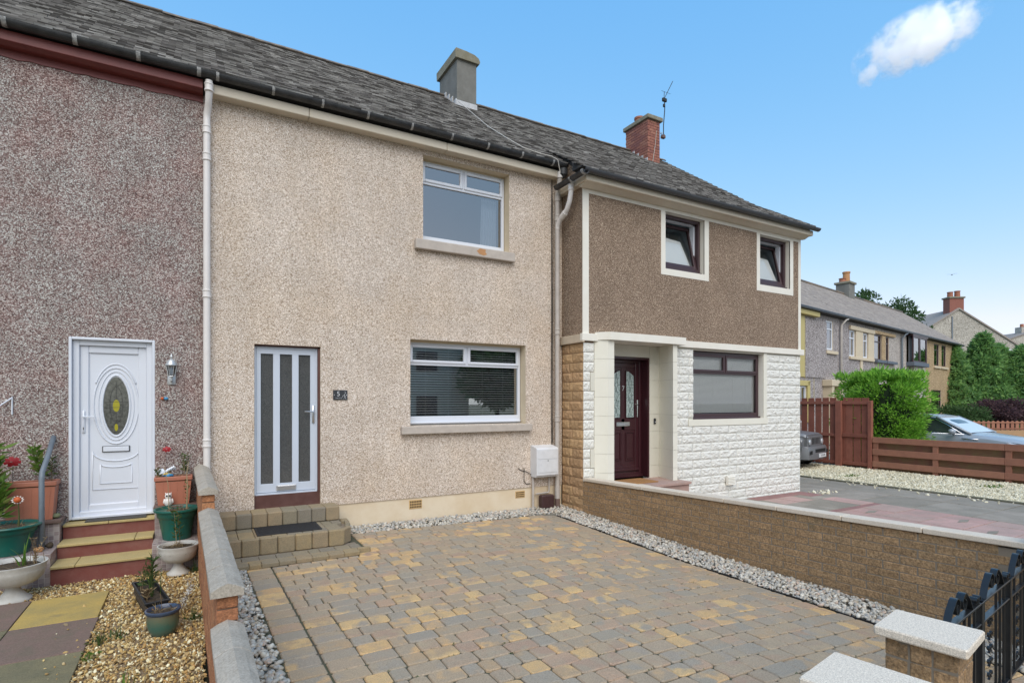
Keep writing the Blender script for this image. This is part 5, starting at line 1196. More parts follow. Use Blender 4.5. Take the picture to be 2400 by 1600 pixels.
q=MB(JM); loft(q,[sect(.66,1.15,1.20,1.10,.02),sect(.62,1.15,1.66,1.42,.08),sect(.62,1.15,1.68,3.2,.08),sect(.64,1.15,1.5,3.4,.08)]); q.build('windows','car_glass',jp,True,30)
q=MB(JM); q.bbox(-.62,1.45,1.63,.62,3.25,1.72,.04)
for s in (-1,1): q.tube([(s*.66,1.08,1.17),(s*.62,1.42,1.66)],.035,6); q.box(s*.60,2.1,1.15,s*.645,2.2,1.66)
q.build('roof','grey_metal_paint',jp)
q=MB(JM); q.bbox(-.60,.005,.66,.60,.08,.985,.03); q.build('grille','grey_metal_paint',jp,True,30)
for k in range(6):
    x=-.27+k*.108; q=MB(JM); q.prism([(x-.022,.73),(x+.022,.73),(x+.026,.91),(x,.93),(x-.026,.91)],.0,.03,'y'); q.build('grille_slot','hole_dark',jp)
q=MB(JM); q.lathe([(.02,0),(.024,.004),(.01,.008)],(0,0,0),10); q.M=None; q.v=[tuple(JM@Vector((x2,-.004,.845))) for x2 in (0,)]*0+q.v
for s in (-1,1):
    q=MB(JM@Matrix.Translation((s*.475,.0,.80))@Matrix.Rotation(pi/2,4,'X')); q.lathe([(.112,-.05),(.112,.0),(.095,.012)],(0,0,0),18); hl=q.build('headlight','grey_metal_paint',jp,True,40)
    q=MB(JM@Matrix.Translation((s*.475,-.0,.80))@Matrix.Rotation(pi/2,4,'X')); q.lathe([(.094,0),(.08,.02),(.04,.032),(.005,.036)],(0,0,.0),18); q.build('lens','lamp_clear',hl,True)
q=MB(JM); loft(q,[[(x,ya,.30),(x,yb,.30),(x,yb,.68),(x,ya+.05,.68),(x,ya,.62)] for x,ya,yb in ((-.80,.12,.4),(-.70,-.06,.3),(-.45,-.13,.1),(.45,-.13,.1),(.70,-.06,.3),(.80,.12,.4))]); bp=q.build('bumper','grey_metal_paint',jp,True,40)
q=MB(JM); q.box(-.40,-.134,.50,.40,-.11,.60); q.box(-.68,-.136+.03,.46,-.5,-.10,.56); q.box(.5,-.136+.03,.46,.68,-.10,.56); q.build('bumper_intake','hole_dark',bp)
q=MB(JM); q.bbox(-.26+.12,-.155,.345,.26+.12,-.137,.455,.003); npz=q.build('number_plate','letter_white',jp)
text('YG10 KBN',.098,JM@Matrix.Translation((.12,-.1565,.40))@RX@Matrix.Diagonal((.78,1,1,1)),'hole_dark',npz)
for s in (-1,1):
    for y in (.62,2.85):
        q=MB(JM@Matrix.Translation((s*.66,y,.335))@Matrix.Rotation(pi/2,4,'Y')); q.lathe([(.20,-.1),(.31,-.105),(.335,-.07),(.335,.07),(.31,.105),(.20,.1)],(0,0,0),24); wh=q.build('wheel','tyre',jp,True,40)
        q=MB(JM@Matrix.Translation((s*.66,y,.335))@Matrix.Rotation(pi/2,4,'Y')); q.lathe([(.2,-.08),(.2,.08)],(0,0,0),18); q.build('rim','steel',wh)
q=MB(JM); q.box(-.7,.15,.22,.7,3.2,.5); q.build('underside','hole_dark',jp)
# ------------------------------------------------------------------ blue grey saloon
CX0=18.92; cw=.91   # side facing us at x=18.92
sc=thing('parked_car','blue grey saloon car parked behind the low red brown fence','car',(CX0+cw,0,gz))
CM=TM(CX0+cw,-2.50,gz+.05)       # local y=0 nose, +y to the tail
def cs(y,w_,zs,zt,cr=.03):       # body section: sill, flank, shoulder, deck
    return [(-w_*.93,y,.22),(w_*.93,y,.22),(w_,y,.45),(w_,y,zs-.12),(w_*.965,y,zs-.02),(w_*.86,y,zt),(w_*.45,y,zt+cr*.8),(0,y,zt+cr),(-w_*.45,y,zt+cr*.8),(-w_*.86,y,zt),(-w_*.965,y,zs-.02),(-w_,y,zs-.12),(-w_,y,.45)]
q=MB(CM); loft(q,[cs(0,.60,.62,.66),cs(.10,.78,.72,.76),cs(.30,.87,.80,.85),cs(.6,.90,.88,.925),cs(1.0,.905,.935,.975),cs(1.4,.91,.965,1.03),cs(1.62,.91,.975,1.06),cs(2.4,.91,1.0,1.06),cs(3.4,.91,1.01,1.06),cs(4.2,.90,1.0,1.06),cs(4.65,.86,.95,1.02),cs(4.8,.76,.8,.86)]); q.build('body','car_blue',sc,True,32)
def gh(y,w0,z0,w1,z1): return [(-w0,y,z0),(w0,y,z0),(w1,y,z1),(w1*.5,y,z1+.03),(-w1*.5,y,z1+.03),(-w1,y,z1)]
q=MB(CM); loft(q,[gh(1.50,.80,1.02,.78,1.06),gh(2.05,.83,1.03,.68,1.36),gh(2.35,.835,1.03,.64,1.48),gh(2.9,.84,1.03,.63,1.515),gh(3.5,.83,1.03,.62,1.48),gh(4.0,.80,1.03,.66,1.30),gh(4.5,.76,1.02,.72,1.07)]); q.build('side_glass','car_glass',sc,True,25)
q=MB(CM); q.add([(-.74,1.46,1.075),(.74,1.46,1.075),(.70,1.75,1.235),(.64,2.28,1.495),(-.64,2.28,1.495),(-.70,1.75,1.235)],[(0,5,2,1),(5,4,3,2)]); q.add([(-.3,1.43,1.09),(.3,1.43,1.09),(0,1.9,1.3)],[]); q.build('windscreen','screen_glass',sc,True)
q=MB(CM); loft(q,[[(-.665,y,z-.03),(.665,y,z-.03),(.62,y,z),(.3,y,z+.03),(-.3,y,z+.03),(-.62,y,z)] for y,z in ((2.25,1.50),(2.5,1.535),(2.9,1.55),(3.4,1.52),(3.7,1.46))]); q.build('roof','car_blue',sc,True,40)
q=MB(CM)
for s in (-1,1):
    q.tube([(s*.815,1.42,1.04),(s*.74,1.95,1.31),(s*.665,2.32,1.50)],.035,6); q.tube([(s*.665,3.6,1.49),(s*.72,4.1,1.25),(s*.80,4.5,1.06)],.05,6); q.tube([(s*.855,2.95,1.03),(s*.66,2.95,1.51)],.022,6)
q.build('pillar','car_blue',sc,True)
q=MB(CM)
for s in (-1,1): q.tube([(s*.885,1.60,1.035),(s*.80,1.98,1.27),(s*.70,2.35,1.455),(s*.675,2.9,1.50),(s*.70,3.5,1.45),(s*.80,4.05,1.2),(s*.87,4.3,1.05)],.012,5); q.tube([(s*.895,1.55,1.025),(s*.90,4.3,1.045)],.012,5); q.tube([(s*.915,1.22,.90),(s*.918,1.60,.91)],.014,5)
q.build('chrome_trim','chrome',sc,True)
for s in (-1,1):
    q=MB(CM@Matrix.Translation((s*1.0,1.80,1.10))@Matrix.Rotation(R(8)*s,4,'Z')); q.lathe([(.02,-.08),(.07,-.06),(.085,0),(.075,.05),(.02,.075)],(0,0,0),14,sx=1.3,sy=1.1); q.tube([(-s*.02,0,-.06),(-s*.12,.02,-.10)],.025,6); q.build('door_mirror','car_blue',sc,True)
    q=MB(CM); q.add([(s*.915*.80,.09,.70),(s*.90,.33,.70),(s*.905,.62,.835),(s*.895,.60,.87),(s*.86,.30,.83),(s*.77,.10,.78)],[(0,1,2,3,4,5) if s<0 else (5,4,3,2,1,0)]); q.build('headlight','lamp_clear',sc)
    for y in (.98,3.75):
        q=MB(CM@Matrix.Translation((s*.80,y,.30))@Matrix.Rotation(pi/2,4,'Y')); q.lathe([(.22,-.11),(.32,-.11),(.345,-.08),(.345,.08),(.32,.11),(.22,.11)],(0,0,0),24); wh=q.build('wheel','tyre',sc,True,40); q=MB(CM@Matrix.Translation((s*.80,y,.30))@Matrix.Rotation(pi/2,4,'Y')); q.lathe([(.22,-.1),(.22,.1)],(0,0,0),18); q.build('rim','steel',wh)
        q=MB(CM); q.add([(s*.9135,y,.30)]+[(s*.9135,y+.47*math.cos(t),.30+.49*math.sin(t)) for t in [pi*i/18 for i in range(19)]],[(0,i,i+1) for i in range(1,19)] if s>0 else [(0,i+1,i) for i in range(1,19)]); q.build('wheel_arch','tyre',sc)
# neighbour's drive under the saloon
q=MB(); q.box(17.4,-8.6,-.3,44,14,gz-.03); o=q.build('neighbour_drive','slab_grey'); tag(o,'concrete drive behind the red fences',kind='structure')
# ------------------------------------------------------------------ terrace across the gardens
TMx=TM(22.9,6.5,0,R(9.5))
def tbox(q,*a): q.bbox(*a)
def far_house(x0,x1,lab,m,holes,last=False):
    h=thing('terraced_house',lab,'house',tuple(TMx@Vector(((x0+x1)/2,0,0))),'houses of the terrace beyond the fence')
    wall_open('wall',x0,x1,-.2,5.95,0,.25,[hh[:4] for hh in holes],[m,hh_rev(holes)],h,TMx)
    q=MB(TMx); q.box(x0,7.2,-.2,x1,7.45,5.95)
    if last: q.prism([(.25,-.2),(7.2,-.2),(7.2,5.95),(3.6,8.7),(.25,5.95)],x1-.25,x1-.002,'x')
    q.build('rear_wall',m,h)
    q=MB(TMx); q.prism([(-.25,6.02),(3.6,8.9),(7.45,6.02),(7.3,5.9),(3.6,8.65),(0,5.9)],x0,x1+(.12 if last else 0),'x'); rf_=q.build('roof','slate_bed',h)
    out=[];
    n=30; V=[];F=[]
    q=MB(TMx); 
    for r_ in range(n):
        y=-.27+3.87*r_/n; z=6.04+2.88*r_/n; dy,dz=3.87/n,2.88/n; x=x0+(.11 if r_%2 else 0)
        while x<x1-.02:
            xe=min(x+.30,x1); q.add([(x,y,z+.035),(xe-.006,y,z+.035),(xe-.006,y+dy*1.2,z+dz*1.2+.015),(x,y+dy*1.2,z+dz*1.2+.015),(x,y,z-.01),(xe-.006,y,z-.01)],[(0,1,2,3),(4,5,1,0)]); x=xe
    o=q.build('roof_tiles','far_tile',rf_); o['kind']='stuff'
    q=MB(TMx); q.tube([(x0,3.6,8.95),(x1,3.6,8.95)],.10,8); q.build('ridge','ridge_tile',h,True)
    q=MB(TMx); q.bbox(x0,-.33,5.94,x1,-.20,6.06,.02); q.build('gutter','gutter_black',h)
    for hh in holes:
        a,b,c,d,kind=hh[:5]
        fm={'w':'white_upvc','d':'win_maroon','b':'win_maroon'}[kind]
        if kind=='b': continue
        q=MB(TMx); frame(q,a,b,c,d,.03,.10,.07); 
        if d-c>1.1 and d-c<1.6: q.box(a+.06,.035,d-.42,b-.06,.09,d-.36)
        w_=q.build('window',fm,h)
        q=MB(TMx); q.quad((a+.05,.07,c+.05),(b-.05,.07,c+.05),(b-.05,.07,d-.05),(a+.05,.07,d-.05)); q.build('pane','glass_far',w_)
        q=MB(TMx); q.box(a+.02,.28,c,b-.02,.30,d); q.build('room','room_grey' if kind=='w' else 'room_dark',w_)
    return h
def hh_rev(holes): return 'cream_paint'
def fsill(h,x0,x1,z,m='cream_paint',d=.1):
    q=MB(TMx); q.bbox(x0,-d,z-.14,x1,.1,z,.01); q.build('window_sill',m,h)
def fpipe(h,x,m='pipe_old'):
    q=MB(TMx); q.tube([(x,-.10,0),(x,-.10,5.6),(x+.15,-.24,5.85),(x+.35,-.27,5.92)],.055,8); q.build('downpipe',m,h,True)
hA=far_house(-5,4.45,'grey pink terraced house with yellow painted trim, beside the hedge','harl_greypink',[(2.67,3.50,4.36,5.72,'w'),(-.9,.6,1.0,2.60,'w')])
q=MB(TMx); q.bbox(-5,-.22,5.72,1.5,.0,5.93,.01); q.bbox(-5,-.05,3.0,.34,.0,5.70,.01); q.build('yellow_trim','yellow_trim',hA)
q=MB(TMx); q.bbox(.36,-.06,2.95,.362,.0,5.6,.0005); q.bbox(.6,-.07,1.0,.85,.0,2.82,.01); q.bbox(-.9,-.07,2.62,.85,.0,2.84,.01); q.bbox(1.36,-.012,0,1.385,.0,5.7,.002); q.build('yellow_trim','yellow_trim',hA)
q=MB(TMx); q.bbox(.35,-.05,3.0,2.65,-.0,5.60,.002); q.build('projecting_panel','harl_greypink',hA)
fsill(hA,2.6,3.9,4.30); fpipe(hA,4.25)
q=MB(TMx); q.bbox(2.25,-.45,2.63,3.75,0,2.92,.02); q.box(2.35,-.4,0,2.6,0,2.63); q.box(3.4,-.4,0,3.65,0,2.63); q.build('porch','cream_paint',hA)
hB=far_house(4.45,8.85,'grey pink terraced house with a pair of narrow white windows','harl_greypink',[(5.5,6.25,4.19,5.5,'w'),(7.25,8.0,4.2,5.48,'w')])
q=MB(TMx); q.bbox(5.45,-.10,5.52,8.82,.0,5.72,.01); q.bbox(6.27,-.05,4.15,7.23,0,5.52,.01); q.bbox(8.02,-.04,4.10,8.85,.0,5.52,.01); q.bbox(6.9,-.05,3.3,7.2,0,4.1,.01); q.build('cream_trim','cream_paint',hB); fsill(hB,5.45,8.75,4.18)
hC=far_house(8.85,13.35,'beige terraced house with dark paired windows and slate sills','harl_beige',[(8.96,10.05,4.18,5.56,'d'),(10.66,11.25,4.18,5.55,'d')])
q=MB(TMx); q.bbox(8.86,-.10,5.58,12.1,.0,5.74,.01); q.bbox(10.07,-.04,4.2,10.64,0,5.56,.01); q.build('tan_trim','harl_tan',hC); fsill(hC,8.9,10.3,4.16,'slate_sill',.2); fsill(hC,10.45,12.1,4.16,'slate_sill',.2); fpipe(hC,13.2,'rail_grey')
hD=far_house(13.35,18.15,'beige terraced house with a dark bay window on the upper floor','harl_beige',[(14.35,17.2,4.2,5.85,'b')])
q=MB(TMx); q.bbox(14.3,-.42,4.05,17.3,.1,4.28,.02); q.build('window_sill','slate_sill',hD)
q=MB(TMx); frame(q,14.4,15.7,4.28,5.85,-.34,-.26,.10); frame(q,15.7,17.1,4.28,5.85,-.34,-.26,.10); q.box(14.3,-.36,5.85,17.3,.1,5.93); q.box(17.05,-.3,4.28,17.12,.1,5.85); by=q.build('bay_window','win_maroon',hD)
q=MB(TMx); q.quad((14.4,-.30,4.3),(17.1,-.30,4.3),(17.1,-.30,5.85),(14.4,-.30,5.85)); q.build('pane','glass_far',by); q=MB(TMx); q.box(14.45,-.1,4.3,17.05,-.08,5.85); q.build('room','room_grey',by)
q=MB(TMx); q.bbox(14.9,-.25,3.2,16.6,0,4.05,.02); q.build('bay_base','harl_beige',hD)
hE=far_house(18.15,26.4,'tan end house of the terrace with two narrow dark windows','harl_tan',[(20.04,21.2,4.32,5.76,'d'),(21.8,22.9,4.33,5.78,'d'),(19.4,21.7,.2,2.68,'d')],True)
fsill(hE,19.9,21.4,4.28); fsill(hE,21.6,23.2,4.28); fpipe(hE,25.6,'rail_grey')
q=MB(TMx); q.bbox(23.9,-.9,2.38,26.6,0,2.68,.02); q.box(24.1,-.8,0,24.4,0,2.38); q.box(25.9,-.8,0,26.3,0,2.38); q.build('porch','harl_tan',hE)
# terrace chimneys
def fchim(par,x0,x1,y0,y1,z1,m,pots,cm='cap_concrete'):
    q=MB(TMx); q.box(x0,y0,8.3,x1,y1,z1); c=q.build('chimney',m,par); q=MB(TMx); q.bbox(x0-.09,y0-.09,z1,x1+.09,y1+.09,z1+.13,.02); q.build('cap',cm,c)
    for px,py,r_,h_,pm in pots:
        q=MB(TMx); q.lathe([(r_,0),(r_*.92,h_*.85),(r_*1.08,h_*.87),(r_*1.08,h_),(r_*.8,h_)],(px,py,z1+.12),12); q.build('chimney_pot',pm,c,True,40)
fchim(hD,14.6,15.55,3.2,4.0,9.6,'chimney_render',[(14.85,3.7,.2,.28,'clay_pot'),(15.25,3.6,.22,.75,'clay_orange')])
fchim(hA,-.55,.35,3.1,4.2,9.9,'chimney_render',[])
# ------------------------------------------------------------------ gable house beyond
def block_house(name,lab,M_,W,Dp,ez,rz,m,chim=None,win=None,roofm='far_tile'):
    h=thing(name,lab,'house',tuple(M_.translation))
    q=MB(M_); q.prism([(-W/2,-.5),(W/2,-.5),(W/2,ez),(0,rz),(-W/2,ez)],0,Dp,'y'); q.build('wall',m,h)
    q=MB(M_)
    for s in (-1,1):
        L=math.hypot(W/2,rz-ez); q.prism([(0,rz+.12),(s*(W/2+.35),ez-.35*(rz-ez)/(W/2)+.12),(s*(W/2+.35),ez-.35*(rz-ez)/(W/2)-.03),(0,rz-.03)],-.12,Dp+.12,'y')
    q.build('roof',roofm,h)
    for a in (win or []):
        x0,x1,z0,z1=a; q=MB(M_); frame(q,x0,x1,z0,z1,-.05,.05,.08); w_=q.build('window','white_upvc',h); q=MB(M_); q.quad((x0,-.02,z0),(x1,-.02,z0),(x1,-.02,z1),(x0,-.02,z1)); q.build('pane','glass_far',w_)
    return h
GD=52
GH=TM(62.3,16.1,0,R(-32))
hG=block_house('gable_house','pale roughcast house with its gable end and tall brick chimney facing us',GH,11.5,9,6.9,10.6,'harl_pale',win=[(4.2,5.4,5.2,6.8)])
q=MB(GH); q.box(-.70,.15,10.0,.60,1.0,11.65); c=q.build('chimney','brick_red',hG); q=MB(GH); q.bbox(-.80,.05,11.65,.70,1.1,11.8,.03); q.build('cap','cap_concrete',c)
for px,h_ in ((-.38,.5),(.28,.6)):
    q=MB(GH); q.lathe([(.24,0),(.22,h_*.85),(.25,h_*.87),(.25,h_)],(px,.55,11.8),12); q.build('chimney_pot','clay_pot',c,True,40)
q=MB(GH); q.box(-.85,.02,9.9,.75,.16,10.2); q.box(-.65,-.06,1,-.55,-.0,9.9); q.build('flashing','rail_grey',hG)
F2=TM(97,21.5,0,R(-30))
hH=block_house('distant_house','distant house at the right edge, only its roof and chimney pots show',F2,13,10,9.0,11.2,'harl_pale',win=[(-2.5,-1.2,7.2,8.6)])
q=MB(F2); q.box(-.4,1,10.5,5,2,12.0); c=q.build('chimney','harl_pale',hH)
for px in (.1,.9,1.7,2.5): q=MB(F2); q.lathe([(.22,0),(.2,.45)],(px,1.5,12.0),10); q.build('chimney_pot','clay_pot',c,True,40)
# ------------------------------------------------------------------ trees
def tree(lab,base,h,rx,nl,leafm,L,clumps,trunk=.18,cone=False,group=None,cat='tree',seed=0,core=False):
    global rng; rg=np.random.default_rng(seed+5)
    t=thing('tree',lab,cat,base,group); bx,by,bz=base
    q=MB(); q.tube([(bx,by,bz-.2),(bx+.05,by,bz+h*.35),(bx-.04*h*.1,by,bz+h*.7),(bx,by,bz+h*.93)],[trunk,trunk*.75,trunk*.4,trunk*.1],8); q.build('trunk','bark',t,True)
    q=MB(); C=[]
    for i in range(clumps):
        u=(i+.5)/clumps; th=i*2.399+rg.random()
        if cone: z=bz+h*(.08+.88*u); rr=rx*(1-u)**.75*(.72+.35*rg.random()); cr=rx*.36*(1-u*.6)
        else: z=bz+h*(.38+.55*u); rr=rx*math.sqrt(max(0,1-(2*u-1)**2))*(.35+.65*rg.random()); cr=rx*.34*(.7+.6*rg.random())
        c=(bx+rr*math.cos(th),by+rr*math.sin(th),z); C.append((c,cr))
        q.tube([(bx,by,max(bz+.5,z-h*.10)),((bx+c[0])/2,(by+c[1])/2,z-.03*h),c],[trunk*.3,trunk*.2,trunk*.06],5)
    q.build('limb','bark',t,True)
    P=[];N=[]
    per=nl//clumps
    for c,cr in C:
        d=rg.normal(size=(per,3)); d/=np.linalg.norm(d,axis=1)[:,None]; r=cr*rg.random((per,1))**.4
        P.append(np.array(c)+d*r*np.array([1,1,.75 if not cone else .8])); N.append(d)
    P=np.concatenate(P);N=np.concatenate(N); leaves('crown',P,N,L,L*.42,leafm,t,.6,.15)
    return t
tree('tall pointed dark conifer in front of the pale gable house',(49.4,9.6,-.2),7.1,2.0,11000,'leaf_dark',.30,60,cone=True,seed=1,cat='conifer')
tree('broad dark conifer left of the tallest one, against the terrace end',(47.4,10.7,-.2),6.2,2.1,9500,'leaf_dark',.30,55,cone=True,seed=2,cat='conifer')
tree('dark conifer at the right edge beside the gable house',(51.6,8.0,-.2),6.1,2.3,11000,'leaf_dark',.30,60,cone=True,seed=3,cat='conifer')
tree('slender conifer between the two tallest ones',(50.9,9.2,-.2),6.3,1.7,7500,'leaf_dark',.30,45,cone=True,seed=6,cat='conifer')
tree('purple leaved shrub low beside the conifers',(44.9,6.9,-.2),2.1,1.6,6000,'leaf_purple',.2,26,seed=7,cat='shrub',trunk=.06)
tree('low green shrub at the foot of the conifers',(41.4,7.9,-.2),1.7,1.5,5000,'leaf_tree',.18,20,seed=9,cat='shrub',trunk=.05)
tree('leafy tree whose crown shows above the terrace roof beside the chimney',(51.0,18.4,0),12.3,1.9,3600,'leaf_tree',.3,20,seed=4,group='trees behind the terrace roof')
tree('leafy tree showing above the terrace roof further right',(53.4,17.0,0),11.2,2.4,5200,'leaf_tree',.3,26,seed=5,group='trees behind the terrace roof')
# far picket fence and low wall
pf=thing('picket_fence','far red brown picket fence behind the saloon','fence',(38,4.6,0))
FM=TM(35.0,6.33,0,R(-29.7))
for i in range(40):
    q=MB(FM); x=i*.26; q.prism([(x,.0),(x+.17,.0),(x+.17,.82),(x+.085,.88),(x,.82)],0,.03,'y'); q.build('picket','fence_brown',pf)
for z in (.42,.75): q=MB(FM); q.box(0,-.03,z,10.4,0,z+.06); q.build('rail','fence_brown',pf)
q=MB(FM); q.box(-1,-.5,-.3,12,-.3,.38); q.build('base_wall','brown_stone_paint',pf)
# ------------------------------------------------------------------ bird, cloud
bd=thing('bird','tiny grey bird gliding in the sky above the gable house','bird',(71.2,20.2,15.6))
q=MB(TM(71.24,20.19,15.64,R(20))); q.tube([(-.22,0,0),(-.08,0,.01),(.1,0,.0),(.24,0,-.02)],[.01,.05,.045,.01],8); q.build('body','bird_grey',bd,True)
q=MB(TM(71.24,20.19,15.64,R(20)))
for s in (-1,1): q.add([(-.06,0,.03),(.08,0,.03),(.20,s*.32,.13),(.12,s*.32,.13),(.0,s*.55,.06)],[(0,1,2,3),(3,2,4)])
q.build('wing','bird_grey',bd)
# volumetric cloud: lumpy closed shapes filled with noisy vapour
cl=thing('cloud','single small white fluffy cloud in the blue sky','cloud',(440,200,262))
m=bpy.data.materials.new('vapour'); m.use_nodes=True; n=m.node_tree; n.nodes.clear(); MATS['vapour']=m
out=n.nodes.new('ShaderNodeOutputMaterial'); pv_=n.nodes.new('ShaderNodeVolumePrincipled'); n.links.new(pv_.outputs[0],out.inputs['Volume'])
pv_.inputs['Color'].default_value=(1,1,1,1); pv_.inputs['Anisotropy'].default_value=-.3
tc=n.nodes.new('ShaderNodeTexCoord'); ln=n.nodes.new('ShaderNodeVectorMath'); ln.operation='LENGTH'; n.links.new(tc.outputs['Object'],ln.inputs[0])
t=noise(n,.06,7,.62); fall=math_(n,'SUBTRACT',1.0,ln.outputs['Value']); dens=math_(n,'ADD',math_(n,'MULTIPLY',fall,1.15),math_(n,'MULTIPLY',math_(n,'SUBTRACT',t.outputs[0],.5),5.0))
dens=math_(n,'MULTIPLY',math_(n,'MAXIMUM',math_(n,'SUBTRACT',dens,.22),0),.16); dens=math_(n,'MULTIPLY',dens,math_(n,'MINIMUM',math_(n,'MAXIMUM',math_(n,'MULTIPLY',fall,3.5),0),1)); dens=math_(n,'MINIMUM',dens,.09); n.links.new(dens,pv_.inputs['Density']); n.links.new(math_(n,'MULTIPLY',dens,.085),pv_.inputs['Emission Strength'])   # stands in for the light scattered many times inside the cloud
m.cycles.volume_step_rate=1.0 if hasattr(m,'cycles') else 1
VI,FI=ico(3)
def cpt(x,y,f=520):
    u=(x-1200)/1295; s_,c_=math.sin(TH),math.cos(TH); return Vector(((u*c_+s_)*f,(c_-u*s_)*f-8.2,1.93+(940-y)/1295*f))
q=None
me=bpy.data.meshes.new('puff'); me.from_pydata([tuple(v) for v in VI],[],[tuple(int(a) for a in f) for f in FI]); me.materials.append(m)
AX=Matrix.Rotation(-TH,4,'Z')
def puff(x,y,rx,rz,rot=0,f=520):
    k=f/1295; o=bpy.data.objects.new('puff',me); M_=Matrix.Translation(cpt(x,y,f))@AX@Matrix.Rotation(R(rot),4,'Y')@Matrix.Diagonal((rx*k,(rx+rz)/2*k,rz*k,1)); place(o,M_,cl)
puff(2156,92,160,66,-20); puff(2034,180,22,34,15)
# ------------------------------------------------------------------ steps of number 3 and tiled plinths
s3=thing('entrance_steps','dark red entrance steps with yellow slab treads below the white door','steps',(-.88,-.5,0))
xa,xb=-1.33,-.44
q=MB()
for (y0,y1,z1) in ((-.14,.0,.49),(-.44,-.14,.325),(-.775,-.44,.17)): q.box(xa+.002,y0,-.1,xb-.002,y1+.002,z1)
q.build('riser','riser_red',s3)
for y0,y1,z,cut in ((-.165,.085,.515,-.9),(-.465,-.142,.35,-.62),(-.80,-.442,.195,-1.12)):
    for a,b in ((xa,cut),(cut,xb)): q=MB(); q.bbox(a+.002,y0,z-.027,b-.002,y1,z,.005); q.build('tread','tread_yellow',s3)
d3=thing('doormat','grey ribbed doormat on the top step below the white door','doormat',(-.87,-.04,.52)); q=MB(); q.bbox(-1.13,-.145,.516,-.53,.045,.530,.003); q.build('mat','mat_grey',d3); q=MB()
for i in range(18): q.box(-1.11+i*.032,-.14,.530,-1.095+i*.032,.04,.533)
q.build('rib','mat_grey',d3)
def mosaic(par,x0,x1,y0,y1,z0,z1,faces,top=True):
    q=MB(); q.box(x0,y0,z0,x1,y1,z1); b=q.build('core','grout',par); q=MB(); s=.047; g_=.004
    def cells(a,b): n=max(1,round((b-a)/s)); return [(a+(b-a)*i/n+g_/2,a+(b-a)*(i+1)/n-g_/2) for i in range(n)]
    if 'f' in faces:
        for a,c in cells(x0,x1):
            for e,f in cells(z0,z1): q.box(a,y0-.003,e,c,y0+.001,f)
    if 'r' in faces:
        for a,c in cells(y0,y1):
            for e,f in cells(z0,z1): q.box(x1-.001,a,e,x1+.003,c,f)
    if top:
        for a,c in cells(x0,x1):
            for e,f in cells(y0,y1): q.box(a,e,z1-.001,c,f,z1+.003)
    o=q.build('mosaic_tiles','tile_mosaic',par); o['kind']='stuff'
pL=thing('tiled_plinth','stepped plinth of small mauve mosaic tiles left of the red steps','plinth',(-1.8,-.5,0))
mosaic(pL,-2.4,-1.34,-.27,-.02,.0,.565,'fr',False); mosaic(pL,-2.4,-1.335,-.745,-.275,-.02,.325,'fr')
q=MB(); q.bbox(-2.45,-.30,.566,-1.318,-.01,.603,.005); q.build('capping','cap_brown',pL)
pRr=thing('tiled_plinth','stepped plinth of small mauve mosaic tiles between the red steps and the brick wall','plinth',(-.2,-.5,0))
mosaic(pRr,-.435,.03,-.27,-.02,.0,.62,'f',False); mosaic(pRr,-.435,.03,-.745,-.275,-.02,.30,'f')
q=MB(); q.bbox(-.45,-.30,.621,.03,-.01,.658,.005); q.build('capping','cap_brown',pRr)
# ------------------------------------------------------------------ pots and plants
def blade(q,p,dx,dy,h,w_=.012,n=5):
    vs=[];d=Vector((dx,dy,0)); s=Vector((-dy,dx,0)); s=(s.normalized() if s.length>1e-6 else Vector((1,0,0)))
    for i in range(n+1):
        t=i/n; c=Vector(p)+d*(t**1.8)+Vector((0,0,h*(t-.25*t*t*(d.length/h if h else 0)))); ww=w_*(1-t**2)*.5+.0005; vs+=[c-s*ww,c+s*ww]
    q.add(vs,[(i*2,i*2+1,i*2+3,i*2+2) for i in range(n)])
def tuft(par,c,n,h,spread,w_,m,name='blade',jit=.03):
    q=MB()
    for i in range(n):
        a=random.uniform(0,2*pi); r=random.uniform(.2,1)*spread; blade(q,(c[0]+random.gauss(0,jit),c[1]+random.gauss(0,jit),c[2]),r*math.cos(a),r*math.sin(a),h*random.uniform(.6,1.1),w_)
    return q.build(name,m,par)
def stemplant(par,c,h,lean,n,L,m,stemm='leaf_dry',dens=14,wd=.3):
    q=MB(); P=[];N=[]
    for k in range(n):
        a=random.uniform(0,2*pi); lx,ly=lean[0]+random.gauss(0,.03),lean[1]+random.gauss(0,.03); b=Vector(c)+Vector((random.gauss(0,.012),random.gauss(0,.012),0)); pts=[b+Vector((lx*t*t,ly*t*t,h*t)) for t in (0,.25,.5,.75,1)]; q.tube(pts,[.004,.0035,.003,.002,.001],5)
        for i in range(dens):
            t=.25+.75*i/dens; p=b+Vector((lx*t*t,ly*t*t,h*t)); th=i*2.4; 
            for _ in range(2): P.append(p); N.append((math.cos(th+_*pi),math.sin(th+_*pi),.5))
    q.build('stem',stemm,par); return leaves('leaf',np.array([tuple(p) for p in P]),np.array(N),L,L*wd,m,par,.25,.1)
def soil(par,c,r,z,rx=1,ry=1):
    q=MB(); q.lathe([(r,-.05),(r*.9,0),(r*.5,.012),(.004,.018)],(c[0],c[1],z),16,sx=rx,sy=ry); q.build('soil','soil',par,True)
    n=60; P=np.stack([c[0]+rng.uniform(-.7,.7,n)*r*rx,c[1]+rng.uniform(-.7,.7,n)*r*ry,np.full(n,z+.01)],1); leaves('dead_leaves',P,np.stack([rng.normal(size=n),rng.normal(size=n),.2*np.ones(n)],1),.09,.006,'leaf_dry',par,.5)
